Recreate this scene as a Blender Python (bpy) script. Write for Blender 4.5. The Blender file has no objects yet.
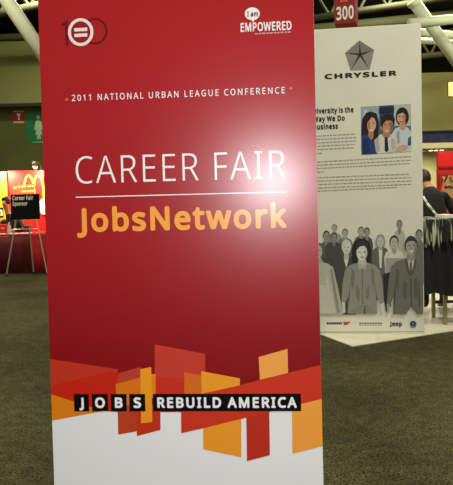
import bpy, bmesh, math, random
from mathutils import Vector, Matrix
random.seed(7)
S = bpy.context.scene
COL = S.collection
R = math.radians

# ------------------------------------------------------------------ camera
F_PX, PITCH, ROLL, PPX, PPY, EYE = 600.0, R(2.4487), R(1.4892), 226.5, 216.0, 1.5
cam_d = bpy.data.cameras.new('camera')
cam = bpy.data.objects.new('camera', cam_d)
COL.objects.link(cam)
S.camera = cam
cam_d.sensor_fit = 'VERTICAL'
cam_d.sensor_height = 24.0
cam_d.lens = F_PX / 485.0 * 24.0
cam_d.shift_y = -(242.5 - PPY) / 485.0
cam_d.clip_end = 200
fw = Vector((0, math.cos(PITCH), -math.sin(PITCH)))
up0 = Vector((0, math.sin(PITCH), math.cos(PITCH)))
rt0 = Vector((1, 0, 0))
# picture rolled counter-clockwise: the camera itself rolled clockwise
rt = rt0 * math.cos(ROLL) - up0 * math.sin(ROLL)
up = up0 * math.cos(ROLL) + rt0 * math.sin(ROLL)
m = Matrix((rt, up, -fw)).transposed().to_4x4()
m.translation = (0, 0, EYE)
cam.matrix_world = m

# ------------------------------------------------------------------ world, lamps, exposure
W = bpy.data.worlds.new('world')
S.world = W
W.use_nodes = True
bg = W.node_tree.nodes['Background']
bg.inputs[0].default_value = (1.0, 0.93, 0.72, 1)
bg.inputs[1].default_value = 0.22

def lamp(name, kind, loc, power, color, size=0.1, target=None, spot=None, blend=0.6):
    d = bpy.data.lights.new(name, kind)
    d.energy = power
    d.color = color
    if kind == 'AREA':
        d.size = size
    else:
        d.shadow_soft_size = size
    if kind == 'SPOT':
        d.spot_size = spot
        d.spot_blend = blend
    o = bpy.data.objects.new(name, d)
    o.location = loc
    if target is not None:
        o.rotation_euler = (Vector(target) - Vector(loc)).to_track_quat('-Z', 'Y').to_euler()
    COL.objects.link(o)
    return o

# the camera's own flash
lamp('camera_flash', 'POINT', (0.04, 0.0, 1.62), 112, (1.0, 0.97, 0.98), 0.035)
# hall lighting high under the roof
HALL = (1.0, 0.95, 0.76)
for x, y, p in ((-5, 4.5, 330), (5.0, 3.0, 600), (-6, 10, 480), (6, 9.5, 330), (1.5, -1.5, 330), (-5, 18, 800), (6, 17, 700)):
    lamp('hall_lamp', 'AREA', (x, y, 8.6), p, HALL, 1.6, (x, y, 0))
lamp('roof_fill', 'AREA', (7.5, 12.5, 5.2), 110, (1.0, 1.0, 0.74), 1.5, (7.0, 15, 9.5))  # added fill from below, no fixture there, brightens the roof steel
lamp('roof_fill', 'AREA', (-8.5, 9, 5.0), 35, (1.0, 1.0, 0.78), 1.5, (-5.2, 14, 9.5))  # second added fill, for the roof at the left

S.view_settings.view_transform = 'Standard'
S.view_settings.look = 'None'
S.view_settings.gamma = 1.0
S.view_settings.use_curve_mapping = False
S.view_settings.exposure = 0.0

# ------------------------------------------------------------------ helpers
def lin(c):
    c = c / 255.0
    return c / 12.92 if c <= 0.04045 else ((c + 0.055) / 1.055) ** 2.4

MATS = {}
def mat(rgb, rough=0.7, metal=0.0, spec=0.5, emit=0.0, noise=0.0, scale=20.0, bump=0.0, coat=0.0):
    """principled material; an optional noise breaks up its own colour and surface"""
    key = (tuple(rgb), rough, metal, spec, emit, noise, scale, bump, coat)
    if key in MATS:
        return MATS[key]
    M = bpy.data.materials.new('mat_%d_%d_%d' % tuple(int(v) for v in rgb))
    M.use_nodes = True
    nt = M.node_tree
    b = nt.nodes['Principled BSDF']
    col = tuple(lin(v) for v in rgb) + (1,)
    b.inputs['Base Color'].default_value = col
    b.inputs['Roughness'].default_value = rough
    b.inputs['Metallic'].default_value = metal
    b.inputs['Specular IOR Level'].default_value = spec
    if coat:
        b.inputs['Coat Weight'].default_value = coat
        b.inputs['Coat Roughness'].default_value = 0.17
    if emit:
        b.inputs['Emission Color'].default_value = col
        b.inputs['Emission Strength'].default_value = emit
    if noise or bump:
        tc = nt.nodes.new('ShaderNodeTexCoord')
        nz = nt.nodes.new('ShaderNodeTexNoise')
        nz.inputs['Scale'].default_value = scale
        nz.inputs['Detail'].default_value = 4
        nt.links.new(tc.outputs['Object'], nz.inputs['Vector'])
        if noise:
            rp = nt.nodes.new('ShaderNodeValToRGB')
            rp.color_ramp.elements[0].position = 0.3
            rp.color_ramp.elements[1].position = 0.7
            rp.color_ramp.elements[0].color = tuple(v * (1 - noise) for v in col[:3]) + (1,)
            rp.color_ramp.elements[1].color = tuple(min(1, v * (1 + noise)) for v in col[:3]) + (1,)
            nt.links.new(nz.outputs['Fac'], rp.inputs['Fac'])
            nt.links.new(rp.outputs['Color'], b.inputs['Base Color'])
        if bump:
            bp = nt.nodes.new('ShaderNodeBump')
            bp.inputs['Strength'].default_value = bump
            bp.inputs['Distance'].default_value = 0.01
            nt.links.new(nz.outputs['Fac'], bp.inputs['Height'])
            nt.links.new(bp.outputs['Normal'], b.inputs['Normal'])
    MATS[key] = M
    return M

def link(name, me, parent=None, loc=None):
    o = bpy.data.objects.new(name, me)
    COL.objects.link(o)
    if parent is not None:
        o.parent = parent
    if loc is not None:
        o.location = loc
    return o

def finish(name, bm, mats, parent=None, smooth=False, bevel=0.0):
    me = bpy.data.meshes.new(name)
    if bevel:
        es = [e for e in bm.edges if len(e.link_faces) == 2 and e.calc_face_angle(0) > 0.6]
        bmesh.ops.bevel(bm, geom=es, offset=bevel, segments=2, affect='EDGES', profile=0.6)
    bmesh.ops.recalc_face_normals(bm, faces=bm.faces)
    bm.to_mesh(me)
    bm.free()
    if not isinstance(mats, (list, tuple)):
        mats = [mats]
    for x in mats:
        me.materials.append(x)
    if smooth:
        for p in me.polygons:
            p.use_smooth = True
    return link(name, me, parent)

def B():
    return bmesh.new()

def box(bm, x0, x1, y0, y1, z0, z1, mi=0):
    r = bmesh.ops.create_cube(bm, size=1.0)
    M = Matrix.Translation(((x0 + x1) / 2, (y0 + y1) / 2, (z0 + z1) / 2)) @ Matrix.Diagonal((x1 - x0, y1 - y0, z1 - z0, 1))
    bmesh.ops.transform(bm, matrix=M, verts=r['verts'])
    for f in {f for v in r['verts'] for f in v.link_faces}:
        f.material_index = mi

def tube(bm, a, b, r0, r1=None, seg=12, mi=0):
    a, b = Vector(a), Vector(b)
    r1 = r0 if r1 is None else r1
    d = b - a
    q = d.to_track_quat('Z', 'Y').to_matrix().to_4x4()
    r = bmesh.ops.create_cone(bm, cap_ends=True, segments=seg, radius1=r0, radius2=r1, depth=d.length)
    bmesh.ops.transform(bm, matrix=Matrix.Translation((a + b) / 2) @ q, verts=r['verts'])
    for f in {f for v in r['verts'] for f in v.link_faces}:
        f.material_index = mi

def path(bm, pts, r, seg=8):
    for a, b in zip(pts[:-1], pts[1:]):
        tube(bm, a, b, r, seg=seg)

def ball(bm, c, rx, ry=None, rz=None, seg=16, rot=None, mi=0):
    ry = rx if ry is None else ry
    rz = rx if rz is None else rz
    r = bmesh.ops.create_uvsphere(bm, u_segments=seg, v_segments=max(6, seg // 2 + 2), radius=1)
    M = Matrix.Translation(c) @ (rot if rot is not None else Matrix.Identity(4)) @ Matrix.Diagonal((rx, ry, rz, 1))
    bmesh.ops.transform(bm, matrix=M, verts=r['verts'])
    for f in {f for v in r['verts'] for f in v.link_faces}:
        f.material_index = mi

def lathe(bm, prof, seg=20, c=(0, 0, 0)):
    rings = []
    for r, z in prof:
        rings.append([bm.verts.new((c[0] + r * math.cos(2 * math.pi * k / seg), c[1] + r * math.sin(2 * math.pi * k / seg), c[2] + z)) for k in range(seg)])
    for p, q in zip(rings[:-1], rings[1:]):
        for k in range(seg):
            bm.faces.new((p[k], p[(k + 1) % seg], q[(k + 1) % seg], q[k]))
    bm.faces.new(rings[0][::-1])
    bm.faces.new(rings[-1])

def thing(name, label, cat, loc=(0, 0, 0), rotz=0.0, group=None, matrix=None):
    o = bpy.data.objects.new(name, None)
    o.empty_display_size = 0.1
    COL.objects.link(o)
    if matrix is not None:
        o.matrix_world = matrix
    else:
        o.location = loc
        o.rotation_euler = (0, 0, rotz)
    tag(o, label, cat, group)
    return o

def tag(o, label, cat, group=None):
    o['label'] = label
    o['category'] = cat
    if group:
        o['group'] = group
    return o

def struct(o):
    o['kind'] = 'structure'
    return o

def ray(px, py):
    """direction of a point measured on the photograph"""
    a, b = px - PPX, py - PPY
    X = a * math.cos(ROLL) - b * math.sin(ROLL)
    V = a * math.sin(ROLL) + b * math.cos(ROLL)
    u = -V / F_PX
    return Vector((X / F_PX, math.cos(PITCH) + u * math.sin(PITCH), -math.sin(PITCH) + u * math.cos(PITCH)))

def at(px, py, Y):
    d = ray(px, py)
    return Vector((0, 0, EYE)) + d * (Y / d.y)

class Face:
    """an upright flat face: local x across, z up, y into the board (front at y = 0)"""
    def __init__(self, origin, yaw, lean=0.0):
        self.u = Vector((math.cos(yaw), -math.sin(yaw), 0))
        n0 = Vector((math.sin(yaw), math.cos(yaw), 0))
        self.v = Vector((0, 0, 1)) * math.cos(lean) + n0 * math.sin(lean)
        self.n = self.v.cross(self.u) * -1.0
        self.n = self.u.cross(self.v) * -1.0
        self.o = Vector(origin)
        M = Matrix((self.u, self.n, self.v)).transposed().to_4x4()
        M.translation = self.o
        self.M = M
    def on(self, px, py):
        d = ray(px, py)
        p0 = Vector((0, 0, EYE))
        t = (self.o - p0).dot(self.n) / d.dot(self.n)
        q = p0 + d * t - self.o
        return (q.dot(self.u), q.dot(self.v))

class Print:
    """flat printed shapes on a face, gathered into one mesh"""
    def __init__(self, face, y=-0.0006, step=0.0001, rough=0.5, xr=None, **kw):
        self.xr = xr
        self.f, self.y, self.step, self.rough, self.kw = face, y, step, rough, kw
        self.bm, self.mats, self.k = bmesh.new(), [], 0
    def mi(self, rgb):
        M = mat(rgb, rough=self.rough, **self.kw)
        if M not in self.mats:
            self.mats.append(M)
        return self.mats.index(M)
    def local(self, pts, rgb):
        y = self.y - self.k * self.step
        self.k += 1
        f = self.bm.faces.new([self.bm.verts.new((a, y, b)) for a, b in pts])
        f.material_index = self.mi(rgb)
        return f
    def poly(self, pts, rgb):
        q = [self.f.on(*p) for p in pts]
        if self.xr:
            q = [(max(self.xr[0], min(self.xr[1], a)), b) for a, b in q]
        return self.local(q, rgb)
    def ell(self, px, py, rx, ry, rgb, seg=20, rot=0.0):
        pts = []
        for k in range(seg):
            t = 2 * math.pi * k / seg
            a, b = rx * math.cos(t), ry * math.sin(t)
            pts.append((px + a * math.cos(rot) - b * math.sin(rot), py + a * math.sin(rot) + b * math.cos(rot)))
        return self.poly(pts, rgb)
    def ring(self, px, py, rx, ry, w, rgb, seg=36):
        y = self.y - self.k * self.step
        self.k += 1
        o, i = [], []
        for k in range(seg):
            t = 2 * math.pi * k / seg
            a = self.f.on(px + rx * math.cos(t), py + ry * math.sin(t))
            c = self.f.on(px + (rx - w) * math.cos(t), py + (ry - w) * math.sin(t))
            o.append(self.bm.verts.new((a[0], y, a[1])))
            i.append(self.bm.verts.new((c[0], y, c[1])))
        for k in range(seg):
            f = self.bm.faces.new((o[k], o[(k + 1) % seg], i[(k + 1) % seg], i[k]))
            f.material_index = self.mi(rgb)
    def build(self, name, parent, label=None):
        me = bpy.data.meshes.new(name)
        for f in self.bm.faces:
            f.normal_update()
            if f.normal.y > 0:
                f.normal_flip()
        self.bm.to_mesh(me)
        self.bm.free()
        for x in self.mats:
            me.materials.append(x)
        o = link(name, me, parent)
        if label:
            o['label'] = label
        return o

# letter outlines (cap height 1000), drawn as closed loops
GLYPHS = {
    ' ': (364, ''),
    '0': (801, '732,501 730,423 724,351 714,284 700,224 680,170 656,123 627,82 592,48 553,21 507,2 456,-10 399,-14 329,-7 267,13 214,48 169,95 132,154 104,225 85,307 73,399 69,501 72,604 83,697 102,779 128,849 163,908 207,954 261,988 325,1009 399,1015 470,1009 532,988 585,954 631,908 668,849 696,779 716,697 728,604/192,501 194,415 201,339 212,273 229,217 250,172 278,137 312,111 352,96 399,91 446,96 487,111 520,136 548,171 570,216 587,272 599,339 606,415 608,501 606,588 599,664 587,729 570,784 548,830 520,865 487,890 446,905 399,910 352,905 312,890 278,865 250,830 229,784 212,729 201,664 194,588'),
    '1': (801, '497,0 377,0 377,699 377,725 377,747 377,768 378,786 379,803 380,820 380,837 381,854 382,871 368,857 354,844 342,833 329,822 313,809 296,794 189,707 125,790 395,1000 497,1000'),
    '2': (801, '728,0 67,0 67,102 329,367 377,415 419,460 457,501 488,540 514,579 535,617 550,656 559,697 562,741 556,792 540,833 513,866 477,890 434,904 385,909 339,906 296,898 257,884 220,865 182,841 144,814 78,896 105,918 134,938 165,957 197,973 231,987 267,999 305,1007 344,1012 385,1014 445,1010 498,1000 546,982 588,957 622,927 651,890 671,848 684,800 688,748 684,697 673,648 655,601 631,555 601,510 566,466 525,420 481,373 431,324 223,118 223,112 728,112'),
    '3': (801, '690,766 688,723 679,685 665,650 646,619 622,593 593,570 560,552 523,537 483,527 483,521 557,506 616,481 662,445 695,400 715,346 721,284 717,229 703,177 681,130 649,88 607,52 555,24 493,3 421,-10 338,-14 286,-13 238,-9 192,-2 148,8 105,22 63,41 63,155 106,136 151,120 199,107 247,97 293,92 339,90 420,95 485,113 533,142 566,182 586,230 592,287 589,326 578,360 560,389 534,412 502,431 464,445 419,455 368,462 312,464 216,464 216,569 314,569 366,571 412,579 452,592 486,610 514,633 536,659 552,689 561,722 564,758 559,803 543,840 515,870 479,893 434,906 382,910 348,909 316,906 286,900 257,892 231,882 205,870 180,857 155,842 130,826 69,910 107,937 151,961 201,983 256,1000 316,1011 381,1014 477,1006 554,983 614,944 657,893 682,834'),
    'A': (895, '763,0 643,310 246,310 127,0 0,0 391,1004 504,1004 894,0/493,724 490,734 485,747 479,765 473,785 466,805 460,826 454,845 450,861 445,874 441,855 436,836 431,817 426,799 420,781 415,765 410,750 406,736 402,724 289,422 605,422'),
    'B': (910, '422,1000 536,994 631,975 705,945 758,899 790,835 801,752 799,714 791,680 779,648 763,619 741,594 715,572 684,554 650,540 611,531 611,524 651,515 689,503 725,487 756,467 783,442 805,412 822,376 831,333 835,284 830,227 816,175 793,130 761,90 721,58 673,33 618,15 556,4 487,0 136,0 136,1000/447,574 524,579 582,593 623,616 650,648 666,688 671,738 664,788 645,827 613,856 566,876 504,888 427,892 262,892 262,574/262,469 262,106 464,106 543,112 605,129 648,158 677,196 695,242 700,294 698,328 690,359 677,387 658,411 633,431 600,447 560,460 511,467 454,469'),
    'C': (885, '564,903 513,900 465,891 420,876 379,855 343,828 311,796 283,759 261,716 242,669 229,617 221,560 218,500 223,421 236,350 257,286 287,230 325,183 372,146 427,118 491,102 563,97 606,98 648,102 688,108 727,116 765,125 803,136 803,27 765,14 726,4 687,-4 645,-10 597,-13 545,-14 449,-7 364,14 290,49 227,97 176,157 137,228 108,310 91,401 85,501 89,575 99,644 117,709 141,768 172,823 209,871 253,913 303,949 360,977 423,998 491,1010 566,1014 617,1012 666,1007 714,999 760,987 803,972 842,955 791,849 759,862 725,875 688,887 649,896 608,901'),
    'D': (1022, '937,510 930,404 909,310 875,228 827,159 768,102 696,57 613,26 519,6 415,0 136,0 136,1000 444,1000 540,994 628,975 706,944 774,901 831,846 877,779 910,701 930,611/804,506 799,589 784,662 760,724 726,776 683,818 631,851 570,874 502,888 426,892 262,892 262,108 398,108 522,119 623,152 702,208 759,286 793,385'),
    'E': (779, '695,0 136,0 136,1000 695,1000 695,889 262,889 262,577 669,577 669,468 262,468 262,111 695,111'),
    'F': (727, '262,0 136,0 136,1000 695,1000 695,889 262,889 262,535 668,535 668,424 262,424'),
    'G': (1020, '570,528 916,528 916,38 862,22 807,9 752,-1 695,-8 632,-13 564,-14 466,-7 379,14 303,48 237,96 183,155 141,226 110,308 92,399 85,500 92,600 113,690 147,772 194,843 253,902 324,950 407,986 500,1007 604,1014 659,1012 712,1007 763,999 811,987 858,972 902,955 854,846 817,861 777,875 735,887 690,896 644,901 597,903 521,898 453,882 392,854 340,817 296,771 262,715 237,651 222,579 217,500 221,424 234,353 256,289 286,233 327,185 377,146 438,118 510,101 594,95 636,96 673,98 706,102 736,107 764,113 790,119 790,416 570,416'),
    'H': (1038, '901,0 775,0 775,466 262,466 262,0 136,0 136,1000 262,1000 262,577 775,577 775,1000 901,1000'),
    'I': (475, '417,0 56,0 56,73 174,99 174,899 56,927 56,1000 417,1000 417,927 300,899 300,99 417,73'),
    'J': (382, '-6,-266 -27,-266 -47,-264 -64,-261 -81,-258 -96,-253 -109,-248 -109,-141 -94,-145 -78,-148 -62,-151 -45,-154 -27,-155 -8,-155 15,-154 37,-149 58,-141 78,-130 95,-113 109,-92 120,-66 127,-33 129,6 129,1000 255,1000 255,15 251,-45 241,-98 223,-144 198,-182 168,-212 132,-236 90,-253 45,-263'),
    'L': (734, '136,0 136,1000 262,1000 262,112 699,112 699,0'),
    'M': (1270, '577,0 248,877 242,877 244,856 246,833 247,805 249,776 250,744 251,711 251,676 252,642 252,606 252,0 136,0 136,1000 322,1000 630,181 636,181 950,1000 1134,1000 1134,0 1010,0 1010,615 1010,647 1010,680 1011,712 1012,744 1014,774 1015,803 1017,830 1019,854 1020,875 1014,875 681,0'),
    'N': (1064, '929,0 782,0 246,831 241,831 243,808 244,782 246,754 247,724 249,693 250,660 251,627 252,593 252,559 252,0 136,0 136,1000 282,1000 815,172 821,172 820,190 819,212 817,239 816,270 814,303 813,338 812,372 811,405 811,436 811,1000 929,1000'),
    'O': (1094, '1008,501 1005,426 995,356 979,291 956,230 927,176 891,127 850,85 802,50 747,22 687,2 620,-10 548,-14 473,-10 404,2 343,23 289,51 240,86 199,128 164,176 135,231 113,291 98,357 89,428 85,503 91,601 108,691 136,772 175,843 226,902 289,951 364,987 450,1008 549,1015 644,1008 728,987 801,952 864,903 915,844 956,772 985,691 1003,601/218,501 222,421 234,349 254,284 281,228 317,182 362,144 415,117 477,101 548,95 619,101 681,117 733,144 777,182 813,228 840,284 860,349 871,421 875,501 867,618 840,717 797,798 735,857 652,893 549,905 478,899 415,883 362,856 317,820 281,773 254,718 234,654 222,581'),
    'P': (847, '401,1000 519,991 615,966 686,923 736,865 766,792 776,706 774,665 767,626 756,588 739,551 717,517 689,486 655,458 614,435 566,415 511,401 448,392 377,389 262,389 262,0 136,0 136,1000/389,892 262,892 262,497 363,497 423,499 475,506 521,518 559,534 591,555 615,583 632,616 642,655 646,700 639,759 618,807 584,845 535,871 470,887'),
    'R': (871, '412,1000 490,996 558,986 617,968 666,944 706,912 737,874 758,828 772,776 776,716 773,665 763,621 746,583 725,550 700,521 672,498 641,478 609,462 576,448 850,0 703,0 461,413 262,413 262,0 136,0 136,1000/405,891 262,891 262,520 412,520 486,525 545,541 590,568 621,605 639,653 646,710 643,751 634,786 620,815 599,839 573,858 541,873 502,883 457,889'),
    'S': (769, '703,268 698,211 684,160 660,116 627,77 585,45 536,20 479,1 416,-10 346,-14 309,-13 273,-12 239,-8 206,-4 175,1 146,8 119,15 94,24 71,34 71,154 108,140 150,126 197,113 247,103 299,97 352,95 398,97 440,104 476,115 507,130 532,148 552,171 566,197 574,225 577,256 575,287 568,315 556,339 539,361 515,382 484,401 445,421 398,441 342,462 301,478 263,495 229,513 199,532 172,553 148,576 129,600 113,627 100,655 91,687 86,721 84,759 89,810 102,855 125,896 155,931 193,960 237,983 288,1000 343,1011 403,1014 457,1012 507,1007 555,999 599,987 641,974 679,958 640,850 604,864 567,877 527,888 486,897 444,902 401,903 361,901 326,895 296,885 270,871 249,854 232,834 221,811 214,785 211,758 214,726 221,698 232,674 249,652 272,632 301,613 337,595 380,576 430,556 486,534 535,511 579,487 616,460 647,431 672,398 689,360 700,317'),
    'T': (779, '452,0 326,0 326,889 14,889 14,1000 763,1000 763,889 452,889'),
    'U': (1024, '896,353 892,286 878,224 854,166 821,114 779,70 726,34 664,7 590,-9 507,-14 393,-3 298,31 223,88 169,162 137,252 126,356 126,1000 252,1000 252,352 259,276 281,213 317,162 368,125 434,103 514,95 571,99 620,110 662,128 696,153 724,183 745,219 760,260 769,304 772,353 772,1000 896,1000'),
    'W': (1303, '1284,1000 1018,0 891,0 696,655 690,675 685,695 679,716 674,736 669,756 664,775 659,792 655,808 652,823 649,835 647,845 646,853 644,845 643,835 641,823 638,808 635,792 630,775 626,755 621,736 616,715 610,694 604,673 598,651 409,0 282,0 17,1000 148,1000 304,389 309,368 315,347 319,326 324,305 328,284 333,264 337,244 340,225 343,206 346,187 349,169 352,151 354,170 357,189 361,209 364,229 368,249 373,270 377,291 383,312 388,333 394,355 399,376 405,396 581,1000 711,1000 895,392 901,371 907,349 913,327 919,305 924,284 929,263 933,243 937,223 940,204 944,185 947,168 950,151 953,175 956,200 961,225 966,251 971,278 978,305 984,333 991,362 999,391 1153,1000'),
    'Y': (793, '396,508 657,1000 793,1000 459,388 459,0 333,0 333,382 0,1000 137,1000'),
    'a': (786, '403,763 487,757 555,737 606,703 643,655 665,591 672,511 672,0 583,0 559,106 553,106 532,81 509,58 487,39 463,22 437,9 408,-1 377,-8 341,-13 301,-14 258,-11 217,-3 180,10 147,29 118,53 95,83 78,119 68,161 64,209 74,278 104,335 153,382 222,416 313,438 424,448 552,452 552,497 547,553 534,597 511,627 480,648 442,660 396,664 358,662 320,656 284,646 250,634 216,621 185,606 147,699 182,716 221,731 263,744 309,755 355,761/440,363 356,355 291,340 246,318 216,288 198,251 192,207 196,169 209,138 230,115 258,99 291,89 329,85 389,91 442,109 487,138 522,179 543,233 550,300 550,367'),
    'b': (861, '242,805 242,774 241,745 240,716 239,691 237,669 235,651 242,651 266,681 296,708 331,731 371,749 420,760 475,763 562,752 637,720 700,666 747,590 775,494 784,375 780,294 767,222 746,160 717,107 680,63 637,29 588,5 534,-9 475,-14 420,-10 371,0 331,18 296,41 266,67 242,95 232,95 207,0 119,0 119,1064 242,1064/454,661 404,658 362,648 328,631 300,607 278,576 262,539 251,493 244,440 242,380 242,374 247,289 263,218 288,162 327,121 383,96 457,88 518,96 568,121 607,162 635,219 651,291 657,377 651,463 635,534 607,590 568,629 517,653'),
    'e': (790, '409,765 470,760 526,746 575,723 618,691 653,651 681,604 702,551 714,491 718,426 718,352 204,352 213,273 235,209 270,158 317,121 375,98 444,91 490,93 532,97 571,104 608,115 646,127 685,143 685,35 647,20 609,7 571,-2 532,-9 487,-13 438,-14 370,-9 307,5 250,29 199,63 157,106 123,159 97,221 82,291 77,370 82,448 95,519 118,581 150,636 188,681 235,717 287,744 345,759/408,664 353,658 306,639 268,607 239,564 218,512 207,450 590,450 587,491 581,528 570,562 555,591 535,616 511,637 481,652 447,661'),
    'h': (866, '242,752 242,734 241,716 240,697 239,679 237,663 235,647 244,647 261,672 281,693 304,711 329,727 356,740 385,750 415,757 446,762 478,763 535,760 586,751 630,735 667,712 697,682 721,646 738,601 749,549 752,489 752,0 630,0 630,480 626,536 612,581 590,616 557,641 515,656 462,661 410,658 366,647 331,630 302,605 279,574 263,537 251,493 245,444 242,388 242,0 119,0 119,1064 242,1064'),
    'i': (361, '242,751 242,0 119,0 119,751/182,1032 200,1030 217,1024 232,1013 244,998 251,978 254,954 251,930 244,910 232,895 217,884 200,878 182,875 163,878 145,884 130,895 119,910 112,930 109,954 112,978 119,998 130,1013 145,1024 163,1030'),
    'k': (748, '241,508 241,492 240,472 239,450 237,426 236,405 235,387 241,387 247,395 256,406 266,419 277,433 289,447 300,461 312,475 322,487 331,497 570,751 714,751 410,430 735,0 587,0 326,350 241,276 241,0 119,0 119,1064 241,1064'),
    'm': (1310, '943,765 1020,757 1084,736 1133,700 1168,647 1189,577 1196,489 1196,0 1074,0 1074,483 1070,537 1058,582 1037,616 1008,641 969,656 922,661 856,654 804,633 765,598 739,550 724,488 718,415 718,0 597,0 597,483 595,520 589,553 580,582 567,606 550,626 529,641 505,652 476,659 443,661 396,658 356,647 324,630 297,605 277,575 261,538 251,495 244,445 242,389 242,0 119,0 119,751 218,751 237,648 244,648 261,673 280,695 302,714 326,729 351,742 378,752 406,759 435,763 465,765 520,761 568,751 610,734 645,710 673,678 695,639 702,639 730,678 764,710 805,734 849,751 895,761'),
    'n': (866, '480,765 563,757 630,736 683,700 722,647 744,577 752,489 752,0 630,0 630,480 626,536 612,581 590,616 557,641 515,656 462,661 388,653 330,630 290,591 263,538 248,470 242,389 242,0 119,0 119,751 218,751 237,648 244,648 262,673 283,695 306,714 332,729 359,742 388,752 418,759 449,763'),
    'o': (847, '772,377 769,317 761,261 747,211 729,165 705,124 677,88 645,57 608,32 567,12 521,-2 473,-11 422,-14 373,-11 328,-2 284,12 244,32 208,57 175,88 147,124 122,165 103,211 89,261 80,317 77,377 82,456 96,526 119,588 151,640 191,684 239,719 295,744 357,760 426,765 491,760 551,744 606,719 654,684 694,640 728,588 752,526 767,456/204,377 207,320 215,269 228,223 246,183 270,150 300,123 335,104 377,92 424,88 472,92 513,104 549,123 579,150 603,183 621,223 634,269 642,320 644,377 642,434 634,484 620,529 602,568 578,601 548,627 513,646 471,657 423,661 353,653 298,627 256,585 228,529 210,459'),
    'p': (861, '476,765 563,754 637,722 700,668 747,593 775,496 784,377 780,296 767,225 746,162 717,108 681,64 638,30 589,6 535,-9 475,-14 438,-12 404,-7 373,1 344,13 319,26 296,41 276,58 258,76 242,95 234,95 236,78 238,58 239,35 241,12 242,-9 242,-28 242,-336 119,-336 119,751 220,751 237,648 242,648 258,669 276,689 296,707 319,724 344,738 372,749 403,758 438,763/454,661 407,658 366,648 332,632 304,610 282,581 265,546 253,505 245,456 242,401 242,377 244,318 251,266 262,220 278,180 300,148 328,122 364,103 406,92 457,88 500,92 537,105 569,126 596,154 618,189 635,229 647,275 654,324 657,378 651,458 635,527 607,584 568,627 517,653'),
    'r': (578, '469,765 484,764 499,764 515,763 530,761 545,759 557,756 542,643 529,646 516,648 502,650 488,651 474,652 461,653 432,651 405,645 378,634 353,621 330,604 308,583 289,560 273,534 260,504 250,472 244,438 242,401 242,0 119,0 119,751 220,751 234,613 239,613 256,641 276,666 297,690 320,711 346,729 374,744 404,756 436,762'),
    's': (671, '608,207 604,161 592,121 571,85 544,55 509,31 468,11 420,-3 367,-11 308,-14 258,-13 213,-8 173,-1 137,8 103,20 73,34 73,146 105,131 141,117 181,104 224,94 267,88 311,85 368,89 413,99 447,116 470,138 484,165 489,196 487,214 482,231 473,246 460,261 442,276 418,291 388,307 350,324 304,342 258,360 216,379 179,398 147,418 121,440 99,465 84,494 75,527 71,566 80,624 106,674 149,713 206,742 274,759 353,765 398,763 440,759 481,751 520,741 557,729 592,714 550,616 518,629 485,640 451,650 416,658 381,662 345,664 298,661 260,653 229,639 207,621 194,599 189,573 191,553 197,536 207,520 222,506 242,492 268,478 300,464 338,448 382,430 428,412 468,394 504,375 535,355 561,333 581,307 596,279 605,245'),
    't': (506, '370,87 389,87 408,89 427,92 446,95 461,99 475,102 475,8 460,2 441,-3 419,-8 395,-11 371,-13 349,-14 311,-12 274,-5 240,6 209,23 182,47 160,77 143,115 132,162 129,218 129,655 22,655 22,714 130,763 179,923 252,923 252,751 469,751 469,655 252,655 252,221 256,180 267,146 285,120 309,101 337,90'),
    'u': (866, '746,751 746,0 646,0 627,99 622,99 604,75 584,53 560,35 534,20 507,7 478,-2 447,-9 416,-13 384,-14 327,-11 277,-1 233,15 196,37 165,67 141,104 124,148 114,200 111,259 111,751 235,751 235,268 240,213 253,168 276,133 308,108 350,93 402,88 454,92 498,102 534,120 563,144 586,175 603,212 614,256 621,305 623,360 623,751'),
    'v': (711, '284,0 0,751 132,751 291,308 299,287 307,264 315,239 323,215 331,191 338,167 343,146 348,126 352,109 357,109 361,126 367,146 373,168 381,192 388,216 397,241 406,265 413,288 420,308 580,751 711,751 426,0'),
    'w': (1101, '604,424 598,444 592,463 587,482 581,501 577,520 572,537 568,554 564,570 560,585 557,600 554,612 552,623 546,623 544,612 542,600 539,585 535,570 531,554 527,536 523,518 518,500 513,481 508,462 502,442 496,423 361,1 221,1 15,752 143,752 246,352 254,324 261,297 268,270 274,243 280,216 285,191 290,168 293,146 296,127 301,127 304,140 307,154 311,169 315,187 319,204 323,223 327,241 332,260 337,279 342,297 347,314 352,329 485,752 619,752 748,329 755,307 761,284 768,261 775,236 781,213 787,190 792,168 796,147 798,129 804,129 806,146 810,166 814,188 820,213 826,239 833,267 840,295 847,323 854,352 959,752 1085,752 877,1 732,1'),
    'y': (714, '1,751 133,751 296,324 305,299 313,274 321,251 329,228 336,205 343,183 349,161 354,140 359,119 364,119 371,145 380,175 391,211 403,249 416,287 429,325 581,751 714,751 391,-104 372,-148 351,-189 328,-226 303,-259 274,-286 242,-307 205,-323 164,-333 118,-336 96,-336 77,-335 59,-333 43,-330 28,-328 15,-325 15,-227 26,-229 39,-231 53,-232 67,-234 82,-235 98,-235 126,-234 151,-228 173,-219 193,-207 211,-191 227,-173 241,-152 254,-128 265,-102 304,-3'),
}

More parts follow.
